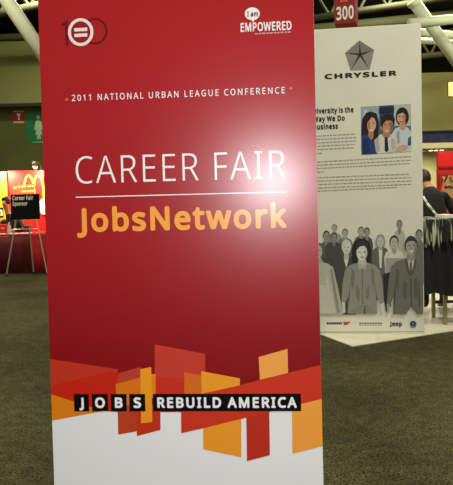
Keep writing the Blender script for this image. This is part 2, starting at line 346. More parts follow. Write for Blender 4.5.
def word_mesh(word, bold, spacing):
    """outlines of one word filled to a flat mesh: list of points, faces and the pen advance (cap height 1)"""
    c = bpy.data.curves.new('lettering', 'CURVE')
    c.dimensions = '2D'
    c.fill_mode = 'BOTH'
    c.offset = bold
    pen = 0.0
    for ch in word:
        adv, loops = GLYPHS[ch]
        for lp in loops.split('/'):
            pts = [tuple(int(v) for v in q.split(',')) for q in lp.split()]
            sp = c.splines.new('POLY')
            sp.points.add(len(pts) - 1)
            for p, (x, y) in zip(sp.points, pts):
                p.co = (pen + x / 1000.0, y / 1000.0, 0, 1)
            sp.use_cyclic_u = True
        pen += (adv / 1000.0) + spacing
    o = bpy.data.objects.new('lettering', c)
    COL.objects.link(o)
    dg = bpy.context.evaluated_depsgraph_get()
    dg.update()
    me = bpy.data.meshes.new_from_object(o.evaluated_get(dg))
    V = [(v.co.x, v.co.y) for v in me.vertices]
    Fc = [list(p.vertices) for p in me.polygons]
    bpy.data.objects.remove(o)
    bpy.data.curves.remove(c)
    bpy.data.meshes.remove(me)
    return V, Fc, pen

class Lettering:
    """lines of lettering on a face; every word becomes a mesh of its own"""
    def __init__(self):
        self.words = []
    def put(self, body, x0, x1, z0, h, y=-0.0012, bold=0.0, spacing=0.0):
        pen, ws = 0.0, []
        for w in body.split(' '):
            V, Fc, adv = word_mesh(w, min(bold, 0.0), spacing + 2 * max(bold, 0.0))
            n0 = len(V)
            if bold > 0:
                # heavier strokes: the outline spread by a small disc, cap height kept
                V0, F0 = [(p, q * (1 - 2 * bold) + bold) for p, q in V], Fc
                V, Fc = list(V0), list(F0)
                for k in range(10):
                    dx, dy = bold * math.cos(k * math.pi / 5), bold * math.sin(k * math.pi / 5)
                    Fc += [[i + len(V) for i in f] for f in F0]
                    V += [(p + dx, q + dy) for p, q in V0]
            ws.append(([(p + pen, q, i // n0) for i, (p, q) in enumerate(V)], Fc))
            pen += adv + GLYPHS[' '][0] / 1000.0 + spacing + max(bold, 0.0)
        lo = min(v[0] for V, _ in ws for v in V)
        hi = max(v[0] for V, _ in ws for v in V)
        for V, Fc in ws:
            self.words.append(([(x0 + (x1 - x0) * (p - lo) / (hi - lo), y - 0.00003 * k, z0 + h * q) for p, q, k in V], Fc))
        return self
    def on(self, face, body, pl, pr, top, **kw):
        """left and right end of the baseline and one point at cap height, measured on the photograph"""
        a, b, t = face.on(*pl), face.on(*pr), face.on(*top)
        z = (a[1] + b[1]) / 2
        return self.put(body, a[0], b[0], z, t[1] - (a[1] + (b[1] - a[1]) * (t[0] - a[0]) / (b[0] - a[0])), **kw)
    def build(self, name, M, parent, label=None):
        for V, Fc in self.words:
            me = bpy.data.meshes.new(name)
            bm = bmesh.new()
            vs = [bm.verts.new(p) for p in V]
            for f in Fc:
                try:
                    fc = bm.faces.new([vs[i] for i in f])
                except ValueError:
                    continue
                fc.normal_update()
                if fc.normal.y > 0:
                    fc.normal_flip()
            bm.to_mesh(me)
            bm.free()
            me.materials.append(M)
            o = link(name, me, parent)
            if label:
                o['label'] = label

# ------------------------------------------------------------------ hall shell
def carpet_material():
    M = bpy.data.materials.new('carpet')
    M.use_nodes = True
    nt = M.node_tree
    b = nt.nodes['Principled BSDF']
    b.inputs['Roughness'].default_value = 1.0
    b.inputs['Specular IOR Level'].default_value = 0.05
    tc = nt.nodes.new('ShaderNodeTexCoord')
    def noise(sc, det):
        n = nt.nodes.new('ShaderNodeTexNoise')
        n.inputs['Scale'].default_value = sc
        n.inputs['Detail'].default_value = det
        nt.links.new(tc.outputs['Object'], n.inputs['Vector'])
        return n
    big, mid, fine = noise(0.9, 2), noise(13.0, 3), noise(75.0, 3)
    def ramp(n, p0, p1, c0, c1):
        r = nt.nodes.new('ShaderNodeValToRGB')
        r.color_ramp.elements[0].position, r.color_ramp.elements[1].position = p0, p1
        r.color_ramp.elements[0].color, r.color_ramp.elements[1].color = c0, c1
        nt.links.new(n.outputs['Fac'], r.inputs['Fac'])
        return r
    ra = ramp(fine, 0.35, 0.66, (0.020, 0.018, 0.007, 1), (0.088, 0.083, 0.041, 1))
    rb = ramp(mid, 0.3, 0.7, (0.72, 0.72, 0.72, 1), (1.22, 1.22, 1.22, 1))
    rc = ramp(big, 0.35, 0.65, (0.72, 0.70, 0.66, 1), (1.2, 1.22, 1.15, 1))  # broad darker and lighter areas stand in for soft shadows on the carpet
    def mul(a, c):
        x = nt.nodes.new('ShaderNodeMixRGB')
        x.blend_type = 'MULTIPLY'
        x.inputs[0].default_value = 1.0
        nt.links.new(a.outputs[0], x.inputs[1])
        nt.links.new(c.outputs[0], x.inputs[2])
        return x
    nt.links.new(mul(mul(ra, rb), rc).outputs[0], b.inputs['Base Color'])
    bp = nt.nodes.new('ShaderNodeBump')
    bp.inputs['Strength'].default_value = 0.6
    bp.inputs['Distance'].default_value = 0.012
    nt.links.new(fine.outputs['Fac'], bp.inputs['Height'])
    nt.links.new(bp.outputs['Normal'], b.inputs['Normal'])
    return M

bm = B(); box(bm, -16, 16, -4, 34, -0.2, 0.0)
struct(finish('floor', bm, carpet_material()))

# pale booth flooring under the grey display board and the high table
bm = B(); box(bm, 0, 7.0, 0, 4.2, 0.0, 0.008)
bf = struct(finish('floor_booth', bm, mat((205, 202, 180), 0.55, noise=0.08, scale=6)))
bf.location = (1.15, 5.58, 0)
bf.rotation_euler = (0, 0, math.atan2(0.44, 1.0))

GREENWALL = mat((92, 94, 44), 0.85, noise=0.10, scale=1.2)
BEIGE = mat((168, 164, 104), 0.85, noise=0.06, scale=0.8)
BULK = mat((128, 132, 74), 0.85, noise=0.08, scale=0.7)
DARK = mat((70, 70, 42), 0.95)
bm = B(); box(bm, -16, 2.0, 24, 24.3, 0, 5.06)
struct(finish('wall_back', bm, GREENWALL))
bm = B(); box(bm, 2.0, 16, 24, 24.3, 0, 5.95)
struct(finish('wall_back_right', bm, BEIGE))
bm = B(); box(bm, -16, 2.0, 23.4, 24.3, 5.06, 7.45)
struct(finish('wall_bulkhead', bm, BULK))
bm = B(); box(bm, -16, 2.0, 23.3, 23.45, 4.94, 5.06)
struct(finish('trim_shadow', bm, mat((40, 38, 22), 0.8)))  # dark strip standing in for the shadow line under the bulkhead
bm = B(); box(bm, -16, 16, 34, 34.3, 0, 9.6)
struct(finish('wall_far', bm, DARK))
bm = B(); box(bm, -16.3, -16, -4, 34, 0, 9.6)
struct(finish('wall_left', bm, BEIGE))
bm = B(); box(bm, 16, 16.3, -4, 34, 0, 9.6)
struct(finish('wall_right', bm, BEIGE))
bm = B(); box(bm, -16, 16, -4, 34, 9.6, 9.8)
struct(finish('ceiling', bm, mat((96, 98, 60), 0.95, noise=0.3, scale=0.6)))

# ------------------------------------------------------------------ the red career fair board
PB = dict(rough=0.29, spec=0.5)
y0 = Vector((-0.1666, 2.1100, 1.0))
face0 = Face(y0, R(3.9915), R(0.791))
root_pos = y0 - face0.v * (1.0 / face0.v.z)
FB = Face(root_pos, R(3.9915), R(0.791))
board = thing('event_banner', 'big red and white career fair board standing closest, in the middle', 'banner', matrix=FB.M)
HW = 0.485

def red_print():
    M = bpy.data.materials.new('red_print')
    M.use_nodes = True
    nt = M.node_tree
    b = nt.nodes['Principled BSDF']
    b.inputs['Roughness'].default_value = 0.29
    b.inputs['Specular IOR Level'].default_value = 0.5
    tc = nt.nodes.new('ShaderNodeTexCoord')
    sp = nt.nodes.new('ShaderNodeSeparateXYZ')
    nt.links.new(tc.outputs['Object'], sp.inputs[0])
    mr = nt.nodes.new('ShaderNodeMapRange')
    mr.inputs['From Min'].default_value = FB.on(180, 385)[1]
    mr.inputs['From Max'].default_value = FB.on(180, 60)[1]
    nt.links.new(sp.outputs['Z'], mr.inputs['Value'])
    r = nt.nodes.new('ShaderNodeValToRGB')
    r.color_ramp.elements[0].color = (lin(132), lin(8), lin(18), 1)
    r.color_ramp.elements[1].color = (lin(172), lin(22), lin(30), 1)
    e = r.color_ramp.elements.new(0.45)
    e.color = (lin(160), lin(14), lin(26), 1)
    nt.links.new(mr.outputs[0], r.inputs['Fac'])
    nt.links.new(r.outputs[0], b.inputs['Base Color'])
    return M

PAN_TOP = 2.27
bm = B(); box(bm, -HW, HW, 0.0, 0.012, 0.05, PAN_TOP)
finish('panel', bm, mat((238, 240, 244), **PB), board, bevel=0.001)
bm = B(); zr = FB.on(180, 408.5)[1]
box(bm, -HW + 0.0004, HW - 0.0004, -0.0004, 0.0001, zr, PAN_TOP - 0.0004)
finish('red_field', bm, red_print(), board)['label'] = 'red printed upper field'
for sx in (-0.3, 0.3):
    bm = B()
    box(bm, sx - 0.03, sx + 0.03, -0.2, 0.22, 0.0, 0.012)
    box(bm, sx - 0.02, sx + 0.02, -0.006, -0.0005, 0.012, 0.1)
    box(bm, sx - 0.02, sx + 0.02, 0.0125, 0.018, 0.012, 0.1)
    finish('foot', bm, mat((60, 60, 62), 0.4, 0.8), board, bevel=0.001)

# coloured blocks of the printed skyline
P = Print(FB, y=-0.0006, **PB)
def blk(c, *pts):
    P.local([(max(-HW + 0.0003, min(HW - 0.0003, a)), b) for a, b in (FB.on(*p) for p in pts)], c)
blk((226, 132, 20), (50.1, 393), (76, 396), (104, 411), (51.7, 420.6))
blk((196, 52, 34), (49.4, 358.9), (117.4, 369.2), (118, 380), (49.8, 388))
blk((200, 36, 18), (49.9, 385.7), (118, 369.5), (118, 412), (104, 411), (50.1, 394.2))
blk((190, 62, 48), (118.7, 373.3), (140.3, 367), (140.3, 380), (115.8, 386))
blk((222, 120, 24), (115.8, 384), (140.3, 377.6), (141, 411), (117, 411))
blk((192, 64, 36), (117.6, 405), (141, 405), (141, 430.5), (118.3, 434.5))
blk((198, 50, 26), (136, 405), (160.4, 405), (160.6, 429.8), (137, 436))
blk((198, 60, 48), (154.7, 344.4), (205.3, 353.7), (205.3, 412), (155.2, 412))
blk((202, 48, 30), (155, 377), (205.4, 378), (205.3, 411), (155.3, 411))
blk((232, 136, 24), (140.3, 375), (155.6, 373.7), (155.8, 398), (141, 398))
blk((240, 158, 34), (140.3, 369), (151.3, 366.8), (152.4, 421.8), (141.2, 423.2))
blk((216, 108, 28), (184.2, 372.4), (202.5, 375), (202.5, 394.5), (184.5, 394.5))
blk((240, 158, 40), (201.4, 371), (239.9, 378.2), (240, 390), (201.6, 394.5))
blk((240, 156, 42), (203, 424), (241.3, 414), (241.3, 457), (203.5, 449))
blk((190, 48, 30), (246.2, 414), (269.3, 408), (269.9, 455), (247, 460.9))
blk((242, 166, 78), (258.6, 356.9), (287.5, 348.8), (288.1, 374.5), (260, 381))
blk((243, 164, 66), (291.9, 404), (324.7, 396), (326.0, 445.8), (292.4, 453.4))
blk((204, 54, 32), (324.4, 364.7), (324.8, 398.8), (301, 403.7), (269, 411.8), (246, 417.5), (200, 428.8), (181.3, 433), (181.0, 398), (200, 394), (240, 385), (260.7, 379.3))
P.build('color_blocks', board, 'overlapping orange and red printed blocks')

BLK = mat((8, 8, 10), 0.5, spec=0.12)
WHT = mat((240, 240, 244), **PB)
tiles = [(74.4, 89.2, 'J'), (92.2, 108.2, 'O'), (111.2, 126.8, 'B'), (129.6, 145.4, 'S'), (153.3, 301.0, 'REBUILD AMERICA')]
P = Print(FB, y=-0.0030, step=0, rough=0.5, spec=0.12)
L = Lettering()
zt, zb = (FB.on(74, 394.1)[1] + FB.on(300.8, 393.1)[1]) / 2, (FB.on(74.4, 411.3)[1] + FB.on(301.2, 410.6)[1]) / 2
for a, b, t in tiles:
    xa, xb = FB.on(a, 402)[0], FB.on(b, 402)[0]
    P.local([(xa, zb), (xb, zb), (xb, zt), (xa, zt)], (8, 8, 10))
    ch = (zt - zb) * 0.62
    z0 = zb + (zt - zb) * 0.19
    if len(t) == 1:
        mx, w = (xa + xb) / 2, {'J': 0.30, 'O': 0.62, 'B': 0.5, 'S': 0.48}[t] * (xb - xa)
        L.put(t, mx - w / 2, mx + w / 2, z0, ch, y=-0.0034, bold=0.07)
    else:
        L.put(t, FB.on(157.4, 402)[0], FB.on(296.8, 402)[0], z0, ch, y=-0.0034, bold=0.065, spacing=0.08)
P.build('slogan_tiles', board, 'black tiles behind the slogan')
L.build('slogan_lettering', WHT, board, 'white slogan lettering')

L = Lettering()
L.on(FB, '2011 NATIONAL URBAN LEAGUE CONFERENCE', (72, 102.3), (284.8, 92.3), (72.2, 96.0), bold=0.018, spacing=0.24)
L.build('conference_lettering', WHT, board, 'small white conference line')
P = Print(FB, y=-0.0012, **PB)
P.ell(66.8, 99.6, 1.5, 1.5, (226, 100, 30))
P.build('dot', board, 'orange dot before the conference line')
P = Print(FB, y=-0.0012, **PB)
P.ell(290.9, 88.4, 1.5, 1.5, (226, 100, 30))
P.build('dot', board, 'orange dot after the conference line')

L = Lettering()
L.on(FB, 'CAREER FAIR', (76.3, 185.3), (285.8, 177.0), (78, 157.6), bold=-0.016, spacing=0.05)
L.build('headline_lettering', WHT, board, 'thin white headline lettering')
L = Lettering()
L.on(FB, 'JobsNetwork', (77.3, 232.6), (287.0, 227.4), (80, 208.6), bold=0.052)
L.build('network_lettering', mat((247, 166, 62), **PB), board, 'bold orange lettering')
P = Print(FB, y=-0.0012, **PB)
a, b = FB.on(75.9, 197.4), FB.on(286.8, 191.7)
zc = (a[1] + b[1]) / 2
P.local([(a[0], zc - 0.0018), (b[0], zc - 0.0018), (b[0], zc + 0.0018), (a[0], zc + 0.0018)], (240, 240, 244))
P.build('rule', board, 'thin white line under the headline')

P = Print(FB, y=-0.0010, **PB)
DK = (104, 8, 14)
P.poly([(65.0, 24.6), (61.8, 26.4), (61.6, 24.0), (65.2, 21.0), (67.9, 20.9), (68.6, 45.6), (65.9, 45.9)], DK)
P.ring(95.0, 31.2, 12.6, 13.3, 2.1, DK)
P.ell(80.8, 32.2, 12.4, 13.6, (150, 24, 34), 36)
P.ring(80.8, 32.2, 12.7, 13.9, 3.0, (240, 232, 226))
P.poly([(74.2, 28.3), (87.2, 27.6), (87.4, 31.0), (74.4, 31.7)], (240, 232, 226))
P.poly([(74.4, 34.0), (87.3, 33.3), (87.5, 36.6), (74.6, 37.2)], (240, 232, 226))
P.build('anniversary_logo', board, 'white ring with equals sign over dark 100')
P = Print(FB, y=-0.0010, **PB)
P.ell(252.3, 13.9, 7.5, 6.4, (238, 240, 236), 28)
P.poly([(250.2, 19.0), (255.6, 18.4), (253.2, 22.2)], (238, 240, 236))
P.build('speech_bubble', board, 'white speech bubble')
P = Print(FB, y=-0.0010, step=0, **PB)
x = 255.0
while x < 291:
    w = random.uniform(2.0, 4.4)
    xe = min(x + w, 291.4)
    sl = -0.05
    yb = 34.6 + (x - 255) * sl
    P.poly([(x, yb - 1.5), (xe, yb - 1.5 + (xe - x) * sl), (xe, yb + (xe - x) * sl), (x, yb)], (214, 150, 146))
    x = xe + 0.9
P.build('tag_line', board, 'tiny pale line of text')
L = Lettering()
L.on(FB, 'EMPOWERED', (240.7, 32.3), (291.6, 29.9), (241.0, 23.2), bold=0.045, y=-0.0016)
L.build('empowered_lettering', WHT, board, 'bold white lettering')
L = Lettering()
L.on(FB, 'I am', (247.2, 16.9), (258.2, 16.4), (247.3, 11.7), bold=0.05, y=-0.0020)
L.build('bubble_lettering', BLK, board, 'black lettering in the bubble')

# ------------------------------------------------------------------ grey car maker display board
FC = Face((1.955, 5.96, 0.008), R(8.0), R(-0.15))
chrys = thing('display_board', 'tall pale grey display board with car maker logo and printed crowd', 'display board', matrix=FC.M)
PC = dict(rough=0.6, spec=0.3)
PAPER = (226, 226, 212)
CW, CH = 1.19, 3.08
bm = B(); box(bm, -CW, 0, 0, 0.045, 0.0, CH)
finish('panel', bm, mat(PAPER, noise=0.03, scale=3, **PC), chrys, bevel=0.006)
bm = B(); box(bm, -CW + 0.02, -0.02, 0.0455, 0.09, 0.0, 0.04)
finish('base_rail', bm, mat((150, 150, 148), 0.4, 0.8), chrys, bevel=0.003)

def shade(t):
    return tuple(int(v * t) for v in PAPER)
INK = (22, 22, 20)
# star emblem
P = Print(FC, **PC)
c = (360.0, 54.6)
cor = [(359.4, 40.4), (374.3, 50.0), (369.6, 69.8), (350.6, 70.8), (344.9, 53.0)]
for k in range(5):
    p, q = cor[k], cor[(k + 1) % 5]
    P.poly([c, p, q], ((122, 120, 114), (140, 138, 130), (150, 148, 140), (138, 136, 128), (126, 124, 118))[k])
for k in range(5):
    p = cor[k]
    d = Vector((p[0] - c[0], p[1] - c[1])).normalized()
    n = Vector((-d.y, d.x)) * 1.2
    e = (c[0] + (p[0] - c[0]) * 0.96, c[1] + (p[1] - c[1]) * 0.96)
    P.poly([(c[0] + n.x, c[1] + n.y), e, (c[0] - n.x, c[1] - n.y)], (44, 42, 38))
P.build('star_emblem', chrys, 'grey five-pointed star emblem')
L = Lettering()
L.on(FC, 'CHRYSLER', (324.6, 80.6), (396.6, 74.4), (325, 75.4), bold=0.085, spacing=0.04)
L.build('brand_lettering', mat(INK, **PC), chrys, 'wide black maker name')
L = Lettering()
L.on(FC, 'Diversity is the', (313.4, 114.6), (353.6, 111.9), (313.6, 108.9), bold=0.075)
L.on(FC, 'Way We Do', (313.4, 122.6), (344.8, 120.4), (313.6, 116.9), bold=0.075)
L.on(FC, 'Business', (313.5, 130.4), (338.0, 128.4), (313.7, 124.7), bold=0.075)
L.build('heading_lettering', mat(INK, **PC), chrys, 'bold black heading')
# body copy too small to read: word-shaped dashes
def copy_line(x0, ya, x1, yb, h=1.25):
    x = x0
    while x < x1 - 0.4:
        w = min(random.uniform(1.6, 4.6), x1 - x)
        t0, t1 = (x - x0) / (x1 - x0), (x + w - x0) / (x1 - x0)
        p, q = ya + (yb - ya) * t0, ya + (yb - ya) * t1
        P.poly([(x, p - h), (x + w, q - h), (x + w, q), (x, p)], (158, 157, 142))
        x += w + 0.8
for ya, yb, xe in ((137.0, 134.8, 355), (140.4, 138.2, 356.5), (143.8, 141.6, 356), (147.2, 145.0, 355), (150.6, 148.4, 354), (154.2, 153.9, 322)):
    P = Print(FC, step=0, **PC)
    copy_line(313.4, ya, xe, yb)
    P.build('body_copy_line', chrys, 'line of small grey text')
for ya, yb, xe in ((163.0, 157.3, 411), (166.2, 160.9, 411.5), (169.4, 164.2, 410), (173.2, 172.6, 325)):
    P = Print(FC, step=0, **PC)
    copy_line(313.4, ya, xe, yb)
    P.build('body_copy_line', chrys, 'line of small grey text')
for ya, yb, xe in ((178.6, 174.8, 410), (182.0, 178.2, 411.5), (185.4, 181.6, 411.5), (188.8, 185.0, 411), (192.0, 188.0, 397)):
    P = Print(FC, step=0, **PC)
    copy_line(313.4, ya, xe, yb)
    P.build('body_copy_line', chrys, 'line of small grey text')

# colour photograph of three office workers
P = Print(FC, **PC)
P.poly([(360.8, 106.9), (410.6, 104.0), (411.2, 151.9), (361.6, 154.8)], (74, 96, 116))
P.poly([(361.0, 107.2), (379, 106.0), (379, 122), (361.2, 123)], (150, 172, 172))
P.poly([(380, 106.0), (393.5, 105.2), (393.5, 118), (380, 119)], (36, 58, 96))
P.poly([(394, 105.1), (410.4, 104.2), (410.5, 126), (394, 126)], (178, 190, 182))
P.poly([(364, 110), (367, 109.6), (367, 122), (364, 122)], (196, 208, 204))
# woman at right in white
P.ell(402.3, 116.8, 6.6, 9.6, (30, 24, 26), 24)
P.poly([(390, 137), (395, 128.5), (402, 126), (408, 127.5), (411, 132), (411.2, 151.6), (388, 152.8)], (196, 208, 214))
P.poly([(399.6, 121), (405.4, 121), (405.6, 128.5), (402.5, 131), (399.6, 129)], (196, 148, 122))
P.ell(401.4, 117.6, 4.3, 6.2, (212, 164, 138), 24)
P.poly([(397.2, 114.6), (400, 110.8), (404, 110.2), (406, 115.5), (403, 112.6)], (30, 24, 26))
P.poly([(408.2, 138), (411, 136), (411.1, 145), (407.6, 146)], (52, 82, 128))
# man in the middle
P.poly([(372, 154), (374, 140), (380, 134.5), (390, 134), (398, 139), (400, 152.4)], (214, 214, 206))
P.poly([(383, 131), (390, 131), (390.4, 136.4), (386, 139.6), (382.6, 136)], (176, 122, 94))
P.ell(387.2, 126.2, 5.6, 7.6, (196, 140, 108), 24)
P.poly([(380.6, 124.5), (381, 117.4), (386, 113.8), (392.2, 114.4), (395, 119), (394.2, 126), (392.4, 120.6), (386, 120.6), (383, 124.6), (382.4, 130)], (26, 22, 24))
P.ell(381.3, 128.3, 1.1, 2.0, (180, 122, 92))
P.poly([(384.6, 137.2), (387.4, 137.0), (388.6, 150), (386.6, 152.6), (384.6, 150.4)], (26, 32, 62))
# woman at left with long dark hair
P.poly([(361.2, 134), (362.2, 119), (366, 112.8), (371, 111.4), (376.6, 113.6), (378.6, 121), (378.2, 134), (378.8, 144), (376, 152), (366, 148), (361.4, 150)], (26, 22, 28))
P.poly([(361.3, 136), (364.5, 133.5), (371, 137), (375.6, 147), (377.4, 153.8), (361.7, 154.7)], (34, 58, 118))
P.poly([(368.4, 130), (373.6, 131), (373.4, 138), (371, 140), (368.2, 136)], (180, 126, 100))
P.ell(371.6, 124.8, 4.4, 7.4, (214, 162, 132), 24, 0.08)
P.poly([(367, 122), (368.2, 116.4), (372, 115), (375, 117), (371, 117.6), (368.6, 122)], (26, 22, 28))
P.poly([(369.6, 129.4), (373.6, 129.3), (372.6, 130.7), (370.4, 130.7)], (226, 210, 200))
for ex, ey in ((369.6, 123), (373.5, 123), (385, 124.4), (389.6, 124.2), (399.6, 116.4), (403.2, 116.3)):
    P.ell(ex, ey, 0.9, 0.5, (40, 26, 24), 10)
P.poly([(384.6, 130.4), (389.4, 130.2), (388.2, 131.6), (385.6, 131.7)], (226, 206, 196))
P.poly([(399.6, 121.2), (403, 121.1), (402.2, 122.2), (400.2, 122.2)], (170, 92, 84))
# clasped hands
P.ell(402.5, 147.6, 5.4, 2.7, (208, 158, 132), 20, -0.15)
P.ell(398.6, 149.4, 4.6, 2.0, (214, 168, 142), 20, -0.2)
P.poly([(388, 151.6), (396, 148.6), (396, 151), (389, 153)], (206, 206, 200))
for pts, cc in ((((368.2, 120), (370, 124), (369.6, 130), (367.8, 127)), (168, 116, 92)), (((391, 121), (392.8, 125), (391.6, 131), (389.6, 133.4), (390.4, 127)), (150, 100, 76)), (((404, 113), (405.8, 117.5), (404.6, 122.6), (403, 123.6)), (176, 128, 106)), (((374, 140), (378, 137), (380, 150), (376, 153)), (176, 178, 176)), (((391, 138), (395, 139), (396, 147), (392, 150)), (184, 184, 178)), (((397, 132), (399, 130), (399.6, 142), (397.4, 144)), (150, 166, 178)), (((363, 139), (367, 138), (370, 152), (364, 153)), (22, 40, 88)), (((379, 108), (394, 107), (394, 112), (379, 113)), (22, 34, 60))):
    P.poly(list(pts), cc)
P.build('office_photograph', chrys, 'colour photograph of three smiling office workers')

# black and white photograph of a crowd
P = Print(FC, xr=(-CW + 0.004, -0.004), noise=0.05, scale=45, **PC)
T = lambda g: (int(min(g * 1.24, 224)), int(min(g * 1.24, 224)), int(min(g * 1.17, 212)))
xl, xr = 304.6, 422.8
for k, (ya, yb, g) in enumerate(((207, 214, 188), (214, 221, 187), (221, 228, 186), (228, 236, 186), (236, 315, 188))):
    P.poly([(xl, ya + 0.6), (xr - 0.9, ya - 0.3), (xr, yb), (xl, yb + 0.4)], T(g))
def fig(hx, hy, hw, hh, hair, skin, body, sh, sw, bot, half=None, hairdo='short'):
    """one printed figure: shoulders, neck, head, hair"""
    half = sw * 0.85 if half is None else half
    P.poly([(hx - hw * 0.4, hy + hh * 0.6), (hx + hw * 0.4, hy + hh * 0.6), (hx + hw * 0.9, sh - 1), (hx + sw * 0.8, sh + 1), (hx + sw, sh + 6), (hx + half, bot), (hx - half, bot), (hx - sw, sh + 6), (hx - sw * 0.8, sh + 1), (hx - hw * 0.9, sh - 1)], T(body))
    if hairdo == 'bob':
        P.poly([(hx - hw * 1.4, hy + hh * 0.9), (hx - hw * 1.5, hy - hh * 0.2), (hx - hw * 0.9, hy - hh * 1.15), (hx + hw * 0.1, hy - hh * 1.4), (hx + hw, hy - hh * 1.1), (hx + hw * 1.5, hy - hh * 0.1), (hx + hw * 1.3, hy + hh * 0.9)], T(hair))
    else:
        P.ell(hx, hy - hh * 0.18, hw * 1.12, hh * 1.06, T(hair))
    P.poly([(hx - hw * 0.5, hy + hh * 0.4), (hx + hw * 0.5, hy + hh * 0.4), (hx + hw * 0.6, sh + 1), (hx, sh + 4), (hx - hw * 0.6, sh + 1)], T(skin - 18))
    P.ell(hx, hy + hh * 0.08, hw * 0.92, hh * 0.92, T(skin))
    if hw > 2.5:
        for s in (-1, 1):
            P.ell(hx + s * hw * 0.38, hy - hh * 0.08, hw * 0.2, hh * 0.08, T(skin * 0.45), 8)
        P.poly([(hx - hw * 0.36, hy + hh * 0.48), (hx + hw * 0.36, hy + hh * 0.48), (hx, hy + hh * 0.62)], T(skin * 0.6))
BOT = 314.4
# far row
fig(334.5, 228.5, 2.6, 3.8, 110, 138, 128, 234, 8, BOT - 40)
fig(399.4, 225, 2.7, 4.4, 92, 118, 148, 231, 6, BOT - 40)
fig(345, 233.6, 2.8, 4.2, 84, 142, 100, 239, 8, BOT - 30)
fig(361, 231.6, 2.8, 4.2, 80, 140, 84, 237, 7, BOT - 30)
fig(367, 232.4, 2.6, 4.2, 60, 128, 70, 238, 6, BOT - 30)
fig(326.4, 236.5, 3.2, 5.0, 62, 124, 78, 243, 9, BOT - 20)
fig(419, 235.5, 3.2, 5.2, 70, 120, 92, 242, 9, BOT - 30)
fig(334, 238, 2.8, 4.6, 56, 120, 62, 243, 9, BOT - 40)
# middle row
P.poly([(322, 258), (333, 257), (334, 262), (323, 264)], T(60))
fig(380.3, 241.4, 3.4, 5.4, 128, 160, 84, 248, 8.4, 300, hairdo='bob')
P.poly([(378.6, 250), (382.4, 250), (381.4, 268), (379.6, 268)], T(176))
fig(394, 242.4, 4.0, 5.8, 46, 150, 172, 251, 10, 276)
P.poly([(385.5, 258), (403, 258), (403, 290), (386, 290)], T(132))
fig(346.4, 247.5, 4.4, 6.6, 168, 172, 62, 257, 13, BOT, 10)
P.poly([(343.8, 259), (348.6, 259), (346.4, 268)], T(182))
P.poly([(383, 274), (390, 272), (391, 306), (386, 312), (384, 300)], T(40))
# man cut off at left in a pale coat
P.poly([(309, 270), (314, 262), (327, 263), (333, 267), (338, 288), (343, 313), (343, BOT), (305, BOT), (305, 276)], T(150))
P.poly([(316, 266), (324, 264), (331, 290), (336, 313), (320, 313)], T(164))
P.poly([(330, 270), (332, 268), (340, 312), (337, 313)], T(118))
fig(318, 251, 4.6, 7.0, 88, 150, 150, 262, 9, 285)
# woman in front
P.poly([(352.3, 262), (351.6, 249), (353.6, 242), (358.4, 238.4), (364.6, 238.6), (369.2, 242.4), (371.2, 250), (370.6, 262), (366, 264), (357, 264)], T(34))
P.poly([(357.6, 262.6), (362, 268), (366.6, 262.4), (374.5, 264.6), (379.6, 270), (382.4, 284), (384, 302), (380.4, 304), (376.6, 296), (377.6, 313), (347.6, 313), (348.6, 296), (345, 303), (341.4, 301), (342.4, 284), (345, 269.5), (350, 265)], T(120))
P.poly([(348.6, 296), (350.4, 280), (349.8, 297), (349.4, 306)], T(84))
P.poly([(376.6, 296), (374.8, 280), (375.8, 297), (376, 306)], T(84))
P.poly([(361.7, 268), (362.5, 268), (363.2, 304), (362.2, 304)], T(92))
P.poly([(358.0, 305), (349, 311.4), (349, 313.6), (376.6, 313.6), (376.2, 311.4), (367.6, 305)], T(112))
P.poly([(341.6, 301), (345, 303), (345.4, 312), (342.8, 313.6)], T(170))
P.poly([(380.4, 304), (384, 302), (383.6, 312), (380.8, 313.4)], T(170))
P.poly([(364.4, 305.4), (365.4, 305.4), (365.2, 313.8), (363.8, 313.8)], T(60))
P.poly([(358.6, 258), (365.4, 258), (366.6, 263), (362, 268.4), (357.6, 263)], T(160))
P.ell(361.8, 252.6, 5.4, 8.0, T(190), 26)
P.poly([(355.8, 251), (356.2, 244), (360, 241), (366, 242), (368, 250), (364, 245.6), (359.6, 246.6)], T(46))
for s in (-1, 1):
    P.ell(361.8 + s * 2.3, 252.0, 1.1, 0.6, T(70), 10)
P.poly([(359.6, 256.6), (364.2, 256.5), (362, 258.4)], T(110))
P.poly([(361.2, 252.6), (362.2, 252.6), (362.8, 255.2), (360.8, 255.3)], T(166))
for pts in (((352, 268), (355, 272), (353, 290), (350.6, 284)), ((371, 268), (374, 270), (374.6, 288), (372, 282)), ((356, 284), (360, 290), (359, 302), (356, 296)), ((368.6, 284), (366, 290), (366.4, 300), (369, 296))):
    P.poly(pts, T(100))
P.poly([(364.2, 246.5), (367.2, 251), (366.4, 257), (363.6, 260.4), (365, 254)], T(158))
P.poly([(357.4, 263), (360.2, 263.6), (362, 268.2), (358.8, 270.6)], T(146))
P.poly([(366.8, 263), (364, 263.6), (362, 268.2), (365.2, 270.6)], T(146))
